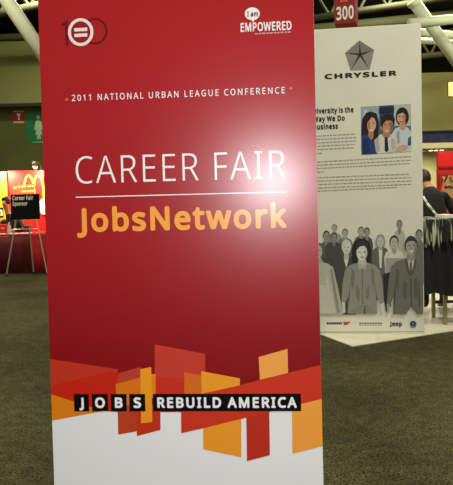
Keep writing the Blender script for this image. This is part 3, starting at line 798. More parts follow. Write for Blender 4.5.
# man in front in a suit
P.poly([(406.4, 257.6), (410.6, 264), (415.4, 257), (421, 259.6), (422.9, 263), (422.9, 313.8), (417, 313.8), (411, 306), (405.6, 313.8), (392.6, 313.8), (393.6, 296), (390, 305), (386.6, 303), (388.4, 280), (391, 266), (396, 261.4)], T(92))
P.poly([(407, 256), (414.8, 256), (412.6, 270), (410.2, 276), (408.6, 268)], T(156))
P.poly([(409.6, 262), (411.6, 262), (412, 274), (410.2, 277), (409.2, 272)], T(80))
P.poly([(404.5, 260), (407.2, 258.6), (410.2, 277), (407, 272)], T(70))
P.poly([(417, 259.4), (415, 258), (410.4, 277), (414, 271)], T(72))
P.poly([(393.6, 296), (395.4, 278), (395.2, 300), (394.4, 312)], T(60))
P.poly([(410.0, 278), (410.9, 278), (411.8, 306), (410.6, 306)], T(62))
P.poly([(418.4, 280), (419.2, 280), (419.6, 306), (418.6, 306)], T(62))
P.poly([(386.6, 303), (390, 305), (389.4, 312), (387, 313)], T(130))
P.ell(410.9, 244.6, 6.4, 9.0, T(56), 26)
P.poly([(407.2, 250), (414.8, 250), (415, 258), (411, 261.5), (407, 258.4)], T(116))
P.ell(411.2, 246.6, 5.4, 8.2, T(134), 26)
for s in (-1, 1):
    P.ell(411.4 + s * 2.3, 245.4, 1.1, 0.6, T(44), 10)
P.poly([(408.8, 250.4), (414.2, 250.3), (411.6, 252.4)], T(180))
P.poly([(410.8, 246), (411.8, 246), (412.6, 248.6), (410, 248.7)], T(112))
for pts in (((396, 268), (399, 270), (398, 290), (395.6, 284)), ((403, 280), (407, 284), (406, 300), (402.6, 294)), ((414, 280), (417, 276), (417.6, 296), (414.6, 298))):
    P.poly(pts, T(78))
P.poly([(414, 240), (416.6, 246), (415.4, 252), (412.6, 255), (414, 248)], T(110))
P.poly([(406.2, 243), (407.4, 238.6), (411, 236.6), (415.4, 238.8), (416.4, 243), (413, 240.6), (409, 240.8)], T(50))
P.build('crowd_photograph', chrys, 'black and white photograph of a standing crowd')

# row of small maker logos along the foot
P = Print(FC, xr=(-CW + 0.004, -0.004), **PC)
P.poly([(305, 314.6), (422.9, 314.2), (423.4, 329.0), (305, 329.2)], PAPER)
P.poly([(305, 331.7), (423.6, 331.3), (423.6, 332.2), (305, 332.6)], (150, 150, 132))
P.poly([(326.6, 322.4), (342.0, 322.2), (342.0, 324.4), (326.6, 324.4)], (52, 52, 46))
for k in range(7):
    x = 328.4 + k * 1.95
    P.poly([(x, 322.3), (x + 0.45, 322.3), (x + 0.45, 324.5), (x, 324.5)], (170, 170, 152))
P.poly([(343, 322), (351, 321.6), (347, 325), (344, 325.2)], (190, 70, 40))
x = 359.0
while x < 380:
    w = random.uniform(1.2, 2.6)
    P.poly([(x, 322.6), (x + w, 322.5), (x + w, 323.7), (x, 323.8)], (104, 104, 92))
    P.poly([(x + 0.4, 324.6), (x + w - 0.2, 324.5), (x + w - 0.2, 325.5), (x + 0.4, 325.6)], (120, 120, 106))
    x += w + 0.6
P.ell(413.0, 324.2, 3.3, 3.5, (38, 66, 120), 24)
P.ell(413.0, 325.0, 2.5, 2.3, (176, 182, 176), 20)
P.poly([(410.6, 327.4), (410.9, 322.6), (412.2, 322.6), (413.0, 324.6), (413.8, 322.6), (415.1, 322.6), (415.4, 327.4), (414.4, 327.4), (414.2, 324.8), (413.4, 327.0), (412.6, 327.0), (411.8, 324.8), (411.6, 327.4)], (38, 66, 120))
P.build('logo_row', chrys, 'row of small maker logos')
L = Lettering()
L.on(FC, 'Jeep', (389.6, 326.0), (402.0, 325.8), (389.8, 321.4), bold=0.06, y=-0.004)
L.build('small_brand_lettering', mat((36, 36, 34), **PC), chrys, 'small black maker name')

# ------------------------------------------------------------------ red hanging aisle sign
p0 = at(334.4, 24.6, 9.0)
FA = Face(p0, R(20))
aisle = thing('aisle_sign', 'tall red hanging aisle sign with white number 300', 'sign', matrix=FA.M)
wA = FA.on(355.4, 24)[0]
bm = B(); box(bm, 0, wA, 0, 0.3, 0, 1.25)
finish('sign_body', bm, mat((132, 10, 22), 0.5), aisle, bevel=0.004)
L = Lettering()
L.put('300', wA * 0.10, wA * 0.93, 0.055, 0.195, y=-0.003, bold=0.05)
L.build('number_lettering', mat((232, 226, 210), 0.5), aisle, 'white number')
P = Print(FA, y=-0.003, rough=0.5)
for a, b in ((0.32, 0.40), (0.45, 0.52), (0.56, 0.64)):
    P.local([(wA * a, 0.31), (wA * b, 0.31), (wA * b, 0.42), (wA * a, 0.42)], (226, 112, 24))
P.build('upper_lettering', aisle, 'orange lettering cut off at the top')
bm = B()
for x in (0.03, wA - 0.03):
    tube(bm, (x, 0.15, 1.25), (x, 0.15, 9.59 - p0.z), 0.004, seg=6)
finish('hanging_wire', bm, mat((120, 120, 118), 0.4, 0.8), aisle)

# ------------------------------------------------------------------ signs on the far wall
def wall_pt(px, py, Y=23.98):
    return at(px, py, Y)
a, b = wall_pt(26.6, 144.0), wall_pt(45.5, 110.6)
FR = Face((a.x, 23.985, a.z), 0.0)
rs = thing('restroom_sign', 'green restroom sign with a pale standing figure on the wall', 'sign', matrix=FR.M)
w, h = b.x - a.x, b.z - a.z
bm = B(); box(bm, 0, w, 0, 0.012, 0, h)
finish('plate', bm, mat((16, 116, 58), 0.5), rs, bevel=0.003)
P = Print(FR, y=-0.002, rough=0.5)
g = (170, 206, 160)
cx = w * 0.62
P.local([(cx + 0.075 * h / 1.3 * math.cos(t * math.pi / 10), h * 0.80 + 0.085 * h / 1.3 * math.sin(t * math.pi / 10)) for t in range(20)], g)
k = h / 1.3
P.local([(cx + a_ * k, b_ * k) for a_, b_ in ((-0.06, 0.92), (0.06, 0.92), (0.12, 0.86), (0.17, 0.56), (0.12, 0.54), (0.10, 0.60), (0.10, 0.55), (0.13, 0.36), (0.07, 0.36), (0.07, 0.18), (0.015, 0.18), (0.0, 0.36), (-0.015, 0.18), (-0.07, 0.18), (-0.07, 0.36), (-0.13, 0.36), (-0.10, 0.55), (-0.10, 0.60), (-0.12, 0.54), (-0.17, 0.56), (-0.12, 0.86))], g)
P.local([(w * 0.3, 0.04 * k), (w * 0.95, 0.04 * k), (w * 0.95, 0.09 * k), (w * 0.3, 0.09 * k)], (110, 170, 110))
P.build('figure', rs, 'pale standing figure')
a, b = wall_pt(13.4, 123.2), wall_pt(23.8, 110.4)
FT = Face((a.x, 23.985, a.z), 0.0)
ts = thing('wall_sign', 'small red sign with white bands on the wall beside the restroom sign', 'sign', matrix=FT.M)
w, h = b.x - a.x, b.z - a.z
bm = B(); box(bm, 0, w, 0, 0.012, 0, h)
finish('plate', bm, mat((168, 22, 24), 0.5), ts, bevel=0.003)
P = Print(FT, y=-0.002, step=0, rough=0.5)
P.local([(0, 0), (w, 0), (w, h * 0.13), (0, h * 0.13)], (206, 180, 150))
P.local([(0, h * 0.87), (w, h * 0.87), (w, h), (0, h)], (206, 180, 150))
P.local([(w * a_, h * b_) for a_, b_ in ((0.44, 0.25), (0.6, 0.25), (0.58, 0.55), (0.66, 0.6), (0.7, 0.78), (0.4, 0.78), (0.3, 0.62), (0.44, 0.62))], (236, 220, 210))
P.build('pictogram', ts, 'white pictogram and bands')

# ------------------------------------------------------------------ roof steel
STEEL = mat((204, 210, 180), 0.55, noise=0.05, scale=2)
def strut(a, b, r, label):
    o = bpy.data.objects.new('roof_strut', None)
    COL.objects.link(o)
    o.location = a
    tag(o, label, 'strut')
    d = Vector(b) - Vector(a)
    bm = B(); tube(bm, (0, 0, 0), d, r, seg=24)
    finish('pipe', bm, STEEL, o, smooth=True)
    for t in (0.0, 1.0):
        q = d * t
        bm = B(); tube(bm, q - d.normalized() * 0.05, q + d.normalized() * 0.05, r * 1.2, seg=24)
        finish('collar', bm, STEEL, o)
    return o
strut(at(-34, -62, 14.0), at(62, 84, 14.6), 0.17, 'thick pale diagonal roof strut at the upper left')
strut(at(414, 2, 15.0), at(476, 88, 15.6), 0.15, 'pale diagonal roof strut at the upper right corner')
def beam(px0, py0, px1, py1, Y, r, label, M=STEEL, dY=0.0, lattice=False):
    a, b = at(px0, py0, Y), at(px1, py1, Y + dY)
    o = bpy.data.objects.new('roof_beam', None)
    COL.objects.link(o)
    o.location = a
    tag(o, label, 'beam')
    d = b - a
    bm = B(); tube(bm, (0, 0, 0), d, r, seg=14)
    finish('pipe', bm, M, o, smooth=True)
    if lattice:
        h = 0.75
        bm = B(); tube(bm, (0, 0, h), d + Vector((0, 0, h)), r * 0.8, seg=12)
        finish('top_chord', bm, M, o, smooth=True)
        bm = B()
        n = max(3, int(d.length / 0.9))
        for k in range(n):
            p, q = d * (k / n), d * ((k + 1) / n)
            mdl = (p + q) / 2 + Vector((0, 0, h))
            tube(bm, p, mdl, r * 0.45, seg=8)
            tube(bm, mdl, q, r * 0.45, seg=8)
        finish('web', bm, M, o)
    return o
DKST = mat((72, 72, 42), 0.7)
beam(300, 20, 470, -6, 18, 0.10, 'dark lattice roof beam behind the aisle sign', DKST, 1.0, True)
beam(300, 30, 480, 12, 22, 0.16, 'olive roof beam just above the grey display board', mat((128, 130, 88), 0.7), 0.0)
beam(410, 24, 480, 16, 14, 0.12, 'pale horizontal roof pipe highest at the right', STEEL, 1.0)
beam(405, 31, 480, 38, 16, 0.11, 'pale roof pipe sloping down to the right', STEEL, 0.0)
beam(405, 40, 480, 44, 17, 0.09, 'lowest pale roof pipe at the right, above the beige wall', STEEL, 0.0)
beam(405, 58, 480, 50, 21, 0.10, 'dark roof beam above the beige wall at the right', DKST, 0.0, True)
beam(-60, 26, 90, -6, 19, 0.12, 'dark lattice roof beam crossing behind the thick diagonal strut', DKST, 0.0, True)
beam(-60, 40, 120, 33, 22, 0.13, 'dark roof beam just above the green wall', DKST, 0.0)

# ------------------------------------------------------------------ balcony and lit wall at the right
def bx(name, p, q, d0, d1, M, parent=None):
    """box between two measured corners at distance d0, running back to d1"""
    bm = B(); box(bm, p.x, q.x, d0, d1, q.z, p.z)
    return finish(name, bm, M, parent)
Yb = 19.5
a, b = at(400, 145.0, Yb), at(640, 149.5, Yb)
zs0, zs1 = at(436, 148.2, Yb).z, at(436, 143.0, Yb).z
bm = B(); box(bm, a.x, 15.9, Yb, 23.98, zs0, zs1)
struct(finish('trim_balcony', bm, mat((214, 204, 152), 0.7)))
zr1 = at(430, 130.5, Yb).z
rail = thing('balcony_railing', 'dark blue balcony railing above the lit wall at the right', 'railing', (a.x, Yb + 0.1, zs1))
bm = B(); box(bm, 0, 15.8 - a.x, 0, 0.04, 0.02, zr1 - zs1 - 0.05)
finish('panel', bm, mat((26, 32, 62), 0.5, noise=0.5, scale=6), rail)
bm = B(); box(bm, 0, 15.8 - a.x, -0.03, 0.07, zr1 - zs1 - 0.05, zr1 - zs1)
finish('handrail', bm, mat((20, 22, 36), 0.4), rail)
for k in range(6):
    x = at(441, 130, Yb).x - a.x - 0.9 + k * 1.6
    bm = B(); box(bm, x - 0.025, x + 0.025, -0.05, -0.005, 0, zr1 - zs1 + 0.06)
    finish('post', bm, mat((96, 92, 72), 0.5), rail)
for px, py in ((430.5, 148.2), (436.0, 147.0), (441.5, 145.6)):
    q = at(px, py, Yb + 0.35)
    f = thing('downlight', {430.5: 'left of three round downlights under the balcony', 436.0: 'middle of three round downlights under the balcony', 441.5: 'right of three round downlights under the balcony'}[px], 'light', (q.x, Yb + 0.35, zs0), group='downlights under the balcony')
    bm = B(); lathe(bm, [(0.06, -0.05), (0.075, -0.05), (0.075, 0.0), (0.06, 0.0)])
    finish('ring', bm, mat((220, 215, 190), 0.4), f)
    bm = B(); lathe(bm, [(0.055, -0.058), (0.058, -0.05), (0.055, -0.045)])
    finish('lens', bm, mat((255, 240, 190), 0.4, emit=7.0), f)
    lamp('downlight_beam', 'SPOT', (q.x, Yb + 0.35, zs0 - 0.08), 60, (1.0, 0.93, 0.62), 0.06, (q.x, Yb + 1.2, 0), R(150))
q = at(428.3, 129.6, Yb + 3)
wl = thing('wall_lamp', 'small round lamp glowing on the wall above the balcony railing', 'light', (q.x, 23.99, at(428.3, 129.6, 23.9).z))
bm = B(); box(bm, -0.07, 0.07, -0.04, 0, -0.07, 0.07)
finish('mount', bm, mat((200, 195, 165), 0.5), wl)
bm = B(); ball(bm, (0, -0.09, 0), 0.07)
finish('globe', bm, mat((255, 238, 190), 0.4, emit=4.0), wl, smooth=True)
# lit wall under the balcony
bm = B(); box(bm, at(400, 160, 21.5).x, 15.9, 21.5, 21.7, 0, zs0)
struct(finish('wall_under_balcony', bm, mat((208, 204, 150), 0.8, noise=0.05, scale=1)))
# glowing wall lamp at the picture's edge
q = at(452.0, 89, 23.9)
wl = thing('wall_light', 'bright yellow wall light high on the beige wall at the right edge', 'light', (q.x, 23.99, q.z))
bm = B(); box(bm, -0.14, 0.14, -0.05, 0, -0.30, 0.30)
finish('mount', bm, mat((120, 110, 80), 0.5), wl, bevel=0.01)
bm = B(); box(bm, -0.12, 0.12, -0.11, -0.05, -0.27, 0.27)
finish('diffuser', bm, mat((255, 214, 110), 0.4, emit=2.2), wl, bevel=0.01)

# ------------------------------------------------------------------ left booth
YB = 12.9
a, b = at(6.6, 171.0, YB), at(70, 268, YB)
FBk = Face((a.x, YB, 0.0), 0.0)
bd = thing('booth_backdrop', 'glowing red booth backdrop with golden arches behind the easel', 'backdrop', matrix=FBk.M)
hB = a.z
bm = B(); box(bm, 0, 3.4, 0, 0.05, 0, hB)
finish('panel', bm, mat((214, 16, 22), 0.5), bd, bevel=0.004)
for x in (0.5, 2.9):
    bm = B(); box(bm, x - 0.03, x + 0.03, 0.052, 0.4, 0, 0.05); box(bm, x - 0.02, x + 0.02, 0.052, 0.09, 0.05, hB - 0.1)
    finish('support', bm, mat((130, 130, 128), 0.4, 0.7), bd)
GOLD = mat((255, 208, 64), 0.45)
# golden arches: two tall rounded arches
bm = B()
def arch(x0, x1, zb, zt, w0, w1):
    n = 22
    mid = (x0 + x1) / 2
    out, inn = [], []
    for k in range(n + 1):
        t = math.pi * k / n
        c_, s_ = math.cos(math.pi - t), math.sin(t) ** 0.62
        out.append((mid + (x1 - x0) / 2 * c_, zb + (zt - zb) * s_))
        inn.append((mid + ((x1 - x0) / 2 - w0) * c_, zb + (zt - zb - w1) * s_))
    for k in range(n):
        q = [out[k], out[k + 1], inn[k + 1], inn[k]]
        vs = [bm.verts.new((x, -0.02, z)) for x, z in q] + [bm.verts.new((x, -0.001, z)) for x, z in q]
        bm.faces.new(vs[:4]); bm.faces.new(vs[4:][::-1])
        for i in range(4):
            bm.faces.new((vs[i], vs[(i + 1) % 4], vs[4 + (i + 1) % 4], vs[4 + i]))
xa, xm, xe = FBk.on(23.2, 180)[0], FBk.on(33.8, 180)[0], FBk.on(44.4, 180)[0]
zt, zbm = FBk.on(33, 174.6)[1], FBk.on(40, 199)[1]
arch(xa, xm + 0.025, zbm, zt, 0.038, 0.038)
arch(xm - 0.025, xe, zbm, zt, 0.038, 0.038)
finish('arches', bm, GOLD, bd)['label'] = 'golden double arch'
P = Print(FBk, y=-0.024, rough=0.5)
P.poly([(12.8, 185.4), (34.8, 183.6), (35.2, 197), (13.0, 197.6)], (150, 40, 20))
for (px, py, ww) in ((14, 187, 3), (18.4, 186, 2.2), (21.8, 185.6, 4.4), (28, 185.4, 3.4), (32.4, 185.2, 1.6), (22, 190.6, 3.8), (26.6, 190.4, 5), (32.3, 190.2, 2)):
    P.poly([(px, py), (px + ww, py - 0.1), (px + ww, py + 1.6), (px, py + 1.7)], (204, 120, 50))
P.ell(44, 206.5, 5.2, 8.2, (150, 168, 178), 24)
P.ell(43, 203.5, 3.2, 4.4, (196, 208, 208), 24)
P.build('printed_panel', bd, 'printed band and pale blue round shape')
# yellow panel at the far left
FY = Face((at(6.2, 171, YB - 0.05).x - 1.3, YB - 0.05, 0.0), 0.0)
yp = thing('booth_panel', 'yellow booth panel with black printed block at the left edge', 'backdrop', matrix=FY.M)
bm = B(); box(bm, 0, 1.3, 0, 0.04, 0, hB - 0.02)
finish('panel', bm, mat((240, 150, 20), 0.5), yp, bevel=0.004)
P = Print(FY, y=-0.002, rough=0.5)
P.poly([(-14, 208), (3.4, 207.4), (3.6, 217.5), (-14, 218)], (16, 12, 12))
P.build('printed_block', yp, 'black printed block')
L = Lettering()
L.on(FY, 'n', (-0.6, 216.0), (2.7, 215.9), (-0.4, 208.0), bold=0.06, y=-0.004)
L.build('block_lettering', mat((236, 226, 206), 0.5), yp, 'white letter')
# clip-on arm lights over the backdrop
def arm_light(px, label, power):
    q = FBk.on(px, 166.5)
    o = thing('arm_light', label, 'light', (FBk.o.x + q[0], YB - 0.0, hB), group='clip lights on the booth backdrop')
    bm = B(); path(bm, [(0, 0.03, 0.0), (0, 0.03, 0.10), (0, -0.2, 0.16), (0, -0.42, 0.14)], 0.010)
    finish('arm', bm, mat((170, 170, 168), 0.35, 0.8), o)
    bm = B(); tube(bm, (0, -0.44, 0.15), (0, -0.36, 0.07), 0.035, 0.06, 16)
    finish('shade', bm, mat((180, 180, 176), 0.35, 0.7), o)
    bm = B(); ball(bm, (0, -0.345, 0.055), 0.04)
    finish('bulb', bm, mat((255, 226, 150), 0.4, emit=9.0), o, smooth=True)
    lamp('arm_light_beam', 'SPOT', (o.location.x, YB - 0.45, hB + 0.03), power, (1.0, 0.82, 0.45), 0.05, (o.location.x + 0.02, YB, hB - 0.45), R(135))
arm_light(40.5, 'bright clip light above the golden arches on the red backdrop', 190)
arm_light(-2.0, 'clip light above the yellow panel at the left edge', 200)
arm_light(74, 'clip light on the backdrop hidden past the red board', 42)

# skirted table
YT = 11.5
a, b = at(-40, 233.5, YT), at(60, 233.5, YT)
zt = 0.76
tb = thing('skirted_table', 'long table with a dark red pleated skirt behind the easel', 'table', ((a.x + b.x) / 2, YT, 0))
hw = (b.x - a.x) / 2 + 0.3
bm = B(); box(bm, -hw, hw, 0, 0.7, zt - 0.03, zt)
finish('tabletop', bm, mat((150, 24, 30), 0.8), tb, bevel=0.005)
bm = B()
n = 220
rows = []
for z in (zt - 0.032, zt - 0.2, 0.02):
    k = (zt - z) / zt
    rows.append([bm.verts.new((-hw + 2 * hw * i / n, -0.012 - 0.016 * k * math.sin(i * 1.25) - 0.012 * k, z)) for i in range(n + 1)])
for p_, q_ in zip(rows[:-1], rows[1:]):
    for i in range(n):
        bm.faces.new((p_[i], p_[i + 1], q_[i + 1], q_[i]))
sk = finish('skirt', bm, mat((92, 8, 18), 0.85, noise=0.15, scale=8), tb, smooth=True)
so = sk.modifiers.new('thickness', 'SOLIDIFY'); so.thickness = 0.004
for sx in (-1, 1):
    for yy in (0.08, 0.62):
        bm = B(); tube(bm, (sx * (hw - 0.12), yy, 0), (sx * (hw - 0.12), yy, zt - 0.03), 0.016)
        finish('leg', bm, mat((120, 120, 120), 0.4, 0.8), tb)
a = at(30, 232, YT - 0.04); b = at(62, 232, YT - 0.04)
th = thing('table_runner', 'bright red cloth hanging over the right end of the skirted table', 'cloth', (a.x, YT - 0.03, 0))
bm = B()
n = 40
rows = []
for y_, z in ((0.5, zt + 0.006), (-0.012, zt + 0.006), (-0.018, zt - 0.02), (-0.026, 0.4), (-0.034, 0.03)):
    rows.append([bm.verts.new(((b.x - a.x) * i / n, y_ - (0.008 * math.sin(i * 0.9) * (zt - z)), z)) for i in range(n + 1)])
for p_, q_ in zip(rows[:-1], rows[1:]):
    for i in range(n):
        bm.faces.new((p_[i], p_[i + 1], q_[i + 1], q_[i]))
sk = finish('cloth', bm, mat((170, 14, 26), 0.8, noise=0.1, scale=8), th, smooth=True)
so = sk.modifiers.new('thickness', 'SOLIDIFY'); so.thickness = 0.004

# things on that table
q = at(9.4, 231, YT + 0.2)
bt = thing('bottle', 'small white bottle standing on the skirted table', 'bottle', (q.x, YT + 0.2, zt))
bm = B(); lathe(bm, [(0.034, 0), (0.036, 0.02), (0.036, 0.13), (0.028, 0.165), (0.013, 0.185), (0.013, 0.20)])
finish('body', bm, mat((196, 190, 176), 0.35), bt, smooth=True)
bm = B(); lathe(bm, [(0.016, 0.196), (0.016, 0.222), (0.012, 0.226)])
finish('cap', bm, mat((226, 222, 210), 0.4), bt)
q = at(4.5, 231, YT + 0.3)
bt = thing('red_box', 'red carton standing on the table beside the white bottle', 'box', (q.x, YT + 0.26, zt))
bm = B(); box(bm, -0.07, 0.07, -0.05, 0.05, 0, 0.19)
finish('carton', bm, mat((206, 24, 22), 0.5), bt, bevel=0.003)
bm = B(); box(bm, -0.04, 0.04, -0.052, -0.0505, 0.10, 0.13)
finish('carton_label', bm, mat((226, 170, 60), 0.5), bt)
for k, (px, rz, lab) in enumerate(((0, 0.2, 'left one of the white leaflets lying on the skirted table'), (13.5, -0.12, 'middle one of the white leaflets lying on the skirted table'), (26, 0.3, 'right one of the white leaflets lying on the skirted table'))):
    q = at(px, 233, YT + 0.14)
    bm = B(); box(bm, -0.11, 0.11, -0.075, 0.075, 0, 0.012)
    o = finish('leaflet_stack', bm, mat((226, 220, 204), 0.6), bevel=0.002)
    o.location = (q.x, YT + 0.15, zt + 0.0005)
    o.rotation_euler = (0, 0, rz)
    tag(o, lab, 'leaflets', 'leaflets on the skirted table')

# easel with the black sponsor sign
YE = 11.1
SB, ST = at(24.8, 219.6, YE).z, at(24.8, 194.0, YE).z
exl, exr = at(10.2, 207, YE).x, at(39.3, 207, YE).x
ex = (exl + exr) / 2
e0 = Vector((ex, YE, 0))
es = thing('easel', 'chrome folding easel holding the black sponsor sign', 'easel', e0)
CHR = mat((214, 208, 180), 0.28, 0.75)
legs = [((at(6.2, 277.0, YE).x - ex, 0.0, 0.0), (at(18.5, 212, YE).x - ex, 0.10, ST - 0.06)),
        ((at(47.6, 277.0, YE).x - ex, 0.0, 0.0), (at(31.0, 212, YE).x - ex, 0.10, ST - 0.06)),
        ((0.02, 0.30, 0.0), (0.0, 0.12, ST - 0.06))]
for p_, q_ in legs:
    bm = B(); tube(bm, p_, q_, 0.012, 0.011)
    lg = finish('leg', bm, CHR, es)
    bm = B(); d = (Vector(q_) - Vector(p_)).normalized()
    tube(bm, Vector(p_) + d * 0.0, Vector(p_) + d * 0.05, 0.017)
    finish('rubber_tip', bm, mat((30, 30, 30), 0.8), lg)
bm = B(); box(bm, -0.13, 0.13, 0.09, 0.14, ST - 0.09, ST - 0.03)
finish('head_bracket', bm, CHR, es, bevel=0.004)
def leg_at(i, z):
    p_, q_ = Vector(legs[i][0]), Vector(legs[i][1])
    return p_ + (q_ - p_) * (z / q_.z)
za = at(25, 229.5, YE).z
bm = B(); tube(bm, leg_at(0, za), leg_at(1, za), 0.010)
finish('crossbar', bm, CHR, es)
for i in (0, 1):
    p_ = leg_at(i, SB - 0.012)
    bm = B(); tube(bm, p_ + Vector((0, 0.01, 0)), p_ + Vector((0, -0.055, 0)), 0.010)
    finish('support_peg', bm, CHR, es)
FS = Face((ex, YE - 0.0, SB), 0.0, R(4.0))
FS = Face((ex, YE + 0.012, SB), 0.0, R(4.0))
sg = thing('sponsor_sign', 'black square sign with white sponsor lettering resting on the easel', 'sign', matrix=FS.M)
hs = (exr - exl) / 2
bm = B(); box(bm, -hs, hs, 0, 0.008, 0, (ST - SB))
finish('board', bm, mat((9, 8, 9), 0.6, spec=0.1), sg, bevel=0.001)
L = Lettering()
L.on(FS, 'Career Fair', (12.4, 200.6), (33.2, 199.4), (12.6, 196.4), bold=0.04)
L.on(FS, 'Sponsor', (12.6, 206.0), (27.4, 205.2), (12.8, 202.0), bold=0.04)
L.build('sign_lettering', mat((226, 216, 196), 0.5), sg, 'white lettering')

# ------------------------------------------------------------------ people
def skin_body(name, joints, edges, rootv, mats, pick, parent):
    me = bpy.data.meshes.new(name)
    names = list(joints)
    me.from_pydata([joints[n][0] for n in names], [(names.index(a), names.index(b)) for a, b in edges], [])
    o = bpy.data.objects.new(name, me)
    COL.objects.link(o)
    sk = o.modifiers.new('skin', 'SKIN')
    sk.use_smooth_shade = True
    lay = me.skin_vertices[0].data if me.skin_vertices else None
    if lay is None:
        me.attributes.new
    for i, n in enumerate(names):
        r = joints[n][1]
        me.skin_vertices[0].data[i].radius = r if isinstance(r, tuple) else (r, r)
        me.skin_vertices[0].data[i].use_root = (n == rootv)
    ss = o.modifiers.new('sub', 'SUBSURF')
    ss.levels = ss.render_levels = 2
    dg = bpy.context.evaluated_depsgraph_get()
    dg.update()
    m2 = bpy.data.meshes.new_from_object(o.evaluated_get(dg))
    bpy.data.objects.remove(o)
    m2.name = name
    m2.materials.clear()
    for x in mats:
        m2.materials.append(x)
    for p_ in m2.polygons:
        p_.material_index = pick(p_.center)
        p_.use_smooth = True
    return link(name, m2, parent)

def hand(joints, edges, tagname, wrist, fdir, side, curl, s=1.0):
    """palm and five tapering fingers; fdir along the hand, side towards the thumb, curl the bend direction"""
    f, sd, c = Vector(fdir).normalized(), Vector(side).normalized(), Vector(curl).normalized()
    w = Vector(wrist)
    palm = tagname + '_palm'
    joints[palm] = (tuple(w + f * 0.045 * s), (0.026 * s, 0.018 * s))
    edges.append((tagname, palm))
    for k, (off, ln) in enumerate(((0.030, 0.072), (0.010, 0.08), (-0.010, 0.075), (-0.028, 0.058))):
        k0, k1, k2 = ('%s_f%d%d' % (tagname, k, j) for j in range(3))
        b = w + f * 0.088 * s + sd * off * s
        joints[k0] = (tuple(b), 0.0095 * s)
        joints[k1] = (tuple(b + (f * 0.85 + c * 0.4).normalized() * ln * 0.5 * s), 0.0085 * s)
        joints[k2] = (tuple(b + f * ln * 0.72 * s + c * ln * 0.6 * s), 0.0075 * s)
        edges += [(palm, k0), (k0, k1), (k1, k2)]
    t0, t1 = tagname + '_t0', tagname + '_t1'
    b = w + f * 0.04 * s + sd * 0.036 * s
    joints[t0] = (tuple(b), 0.011 * s)
    joints[t1] = (tuple(b + (f * 0.7 + sd * 0.5 + c * 0.4).normalized() * 0.055 * s), 0.009 * s)
    edges += [(palm, t0), (t0, t1)]

def head_mesh(parent_name, c, fwd, upv, skinm, hairm, person, long_hair=False):
    """face details and hair, built round the skull centre"""
    f = Vector(fwd).normalized()
    r = f.cross(Vector(upv)).normalized()
    u = r.cross(f).normalized()
    rot = Matrix((r, f, u)).transposed().to_4x4()
    c = Vector(c)
    bm = B()
    # cap of hair over the back and top of the skull
    ball(bm, c - f * 0.014 + u * 0.018, 0.084, 0.098, 0.112, 20, rot)
    dead = [v for v in bm.verts if (v.co - c).dot(f) > 0.045 and (v.co - c).dot(u) < 0.075 or (v.co - c).dot(u) < -0.075]
    bmesh.ops.delete(bm, geom=dead, context='VERTS')
    if long_hair:
        for s in (-1, 1):
            tube(bm, c - f * 0.04 + r * 0.05 * s + u * 0.0, c - f * 0.055 + r * 0.055 * s - u * 0.2, 0.045, 0.03)
    h = finish('hair', bm, hairm, person, smooth=True)
    return h

# ---- person at the high table on the right
SKIN = mat((186, 124, 84), 0.6)
BLACKC = mat((14, 13, 14), 0.85, noise=0.3, scale=20)
TROU = mat((18, 17, 16), 0.9)
SHOE = mat((16, 14, 12), 0.4)
px_, py_ = 2.45, 7.12
pr = thing('person', 'person in black with short dark hair and white shoulder strap, standing behind the high table', 'person', (px_, py_, 0.008))
fwd = Vector((-0.14, 0.99, 0)).normalized()
rgt = Vector((fwd.y, -fwd.x, 0))
def W3(f_, r_, z):
    v = fwd * f_ + rgt * r_
    return (v.x, v.y, z)
J, E_ = {}, []
J['pelvis'] = (W3(-0.04, 0, 0.93), (0.155, 0.12))
J['waist'] = (W3(-0.02, 0, 1.08), (0.14, 0.105))
J['chest'] = (W3(0.03, 0, 1.28), (0.165, 0.115))
J['neck0'] = (W3(0.07, 0, 1.43), (0.085, 0.07))
J['neck1'] = (W3(0.13, -0.01, 1.49), 0.052)
J['skull'] = (W3(0.19, -0.02, 1.545), (0.076, 0.084))
J['crown'] = (W3(0.205, -0.02, 1.60), (0.066, 0.075))
J['chin'] = (W3(0.255, -0.02, 1.49), 0.042)
J['nose'] = (W3(0.290, -0.02, 1.515), 0.012)
E_ += [('pelvis', 'waist'), ('waist', 'chest'), ('chest', 'neck0'), ('neck0', 'neck1'), ('neck1', 'skull'), ('skull', 'crown'), ('skull', 'chin'), ('skull', 'nose')]
for s, n in ((-1, 'L'), (1, 'R')):
    J['sho' + n] = (W3(0.06, 0.185 * s, 1.375), 0.062)
    if s > 0:
        J['elb' + n] = (W3(0.02, 0.275, 1.14), 0.044)
        J['wri' + n] = (W3(0.22, 0.30, 1.26), 0.029)
        hd = (fwd * 0.9 - rgt * 0.25 + Vector((0, 0, 0.25)))
    else:
        J['elb' + n] = (W3(0.20, -0.25, 1.12), 0.044)
        J['wri' + n] = (W3(0.38, -0.14, 1.20), 0.029)
        hd = (fwd * 0.8 + rgt * 0.4)
    E_ += [('chest', 'sho' + n), ('sho' + n, 'elb' + n), ('elb' + n, 'wri' + n)]
    hand(J, E_, 'wri' + n, J['wri' + n][0], hd, rgt * -s, fwd, 1.0)
    J['hip' + n] = (W3(-0.03, 0.09 * s, 0.86), 0.098)
    J['kne' + n] = (W3(0.02, 0.11 * s, 0.48), 0.062)
    J['ank' + n] = (W3(-0.03, 0.12 * s, 0.09), 0.044)
    J['hee' + n] = (W3(-0.05, 0.12 * s, 0.045), 0.040)
    J['toe' + n] = (W3(0.14, 0.135 * s, 0.032), 0.030)
    E_ += [('pelvis', 'hip' + n), ('hip' + n, 'kne' + n), ('kne' + n, 'ank' + n), ('ank' + n, 'hee' + n), ('ank' + n, 'toe' + n)]
wr = Vector(J['wriR'][0]); er = Vector(J['elbR'][0]); wl_ = Vector(J['wriL'][0])
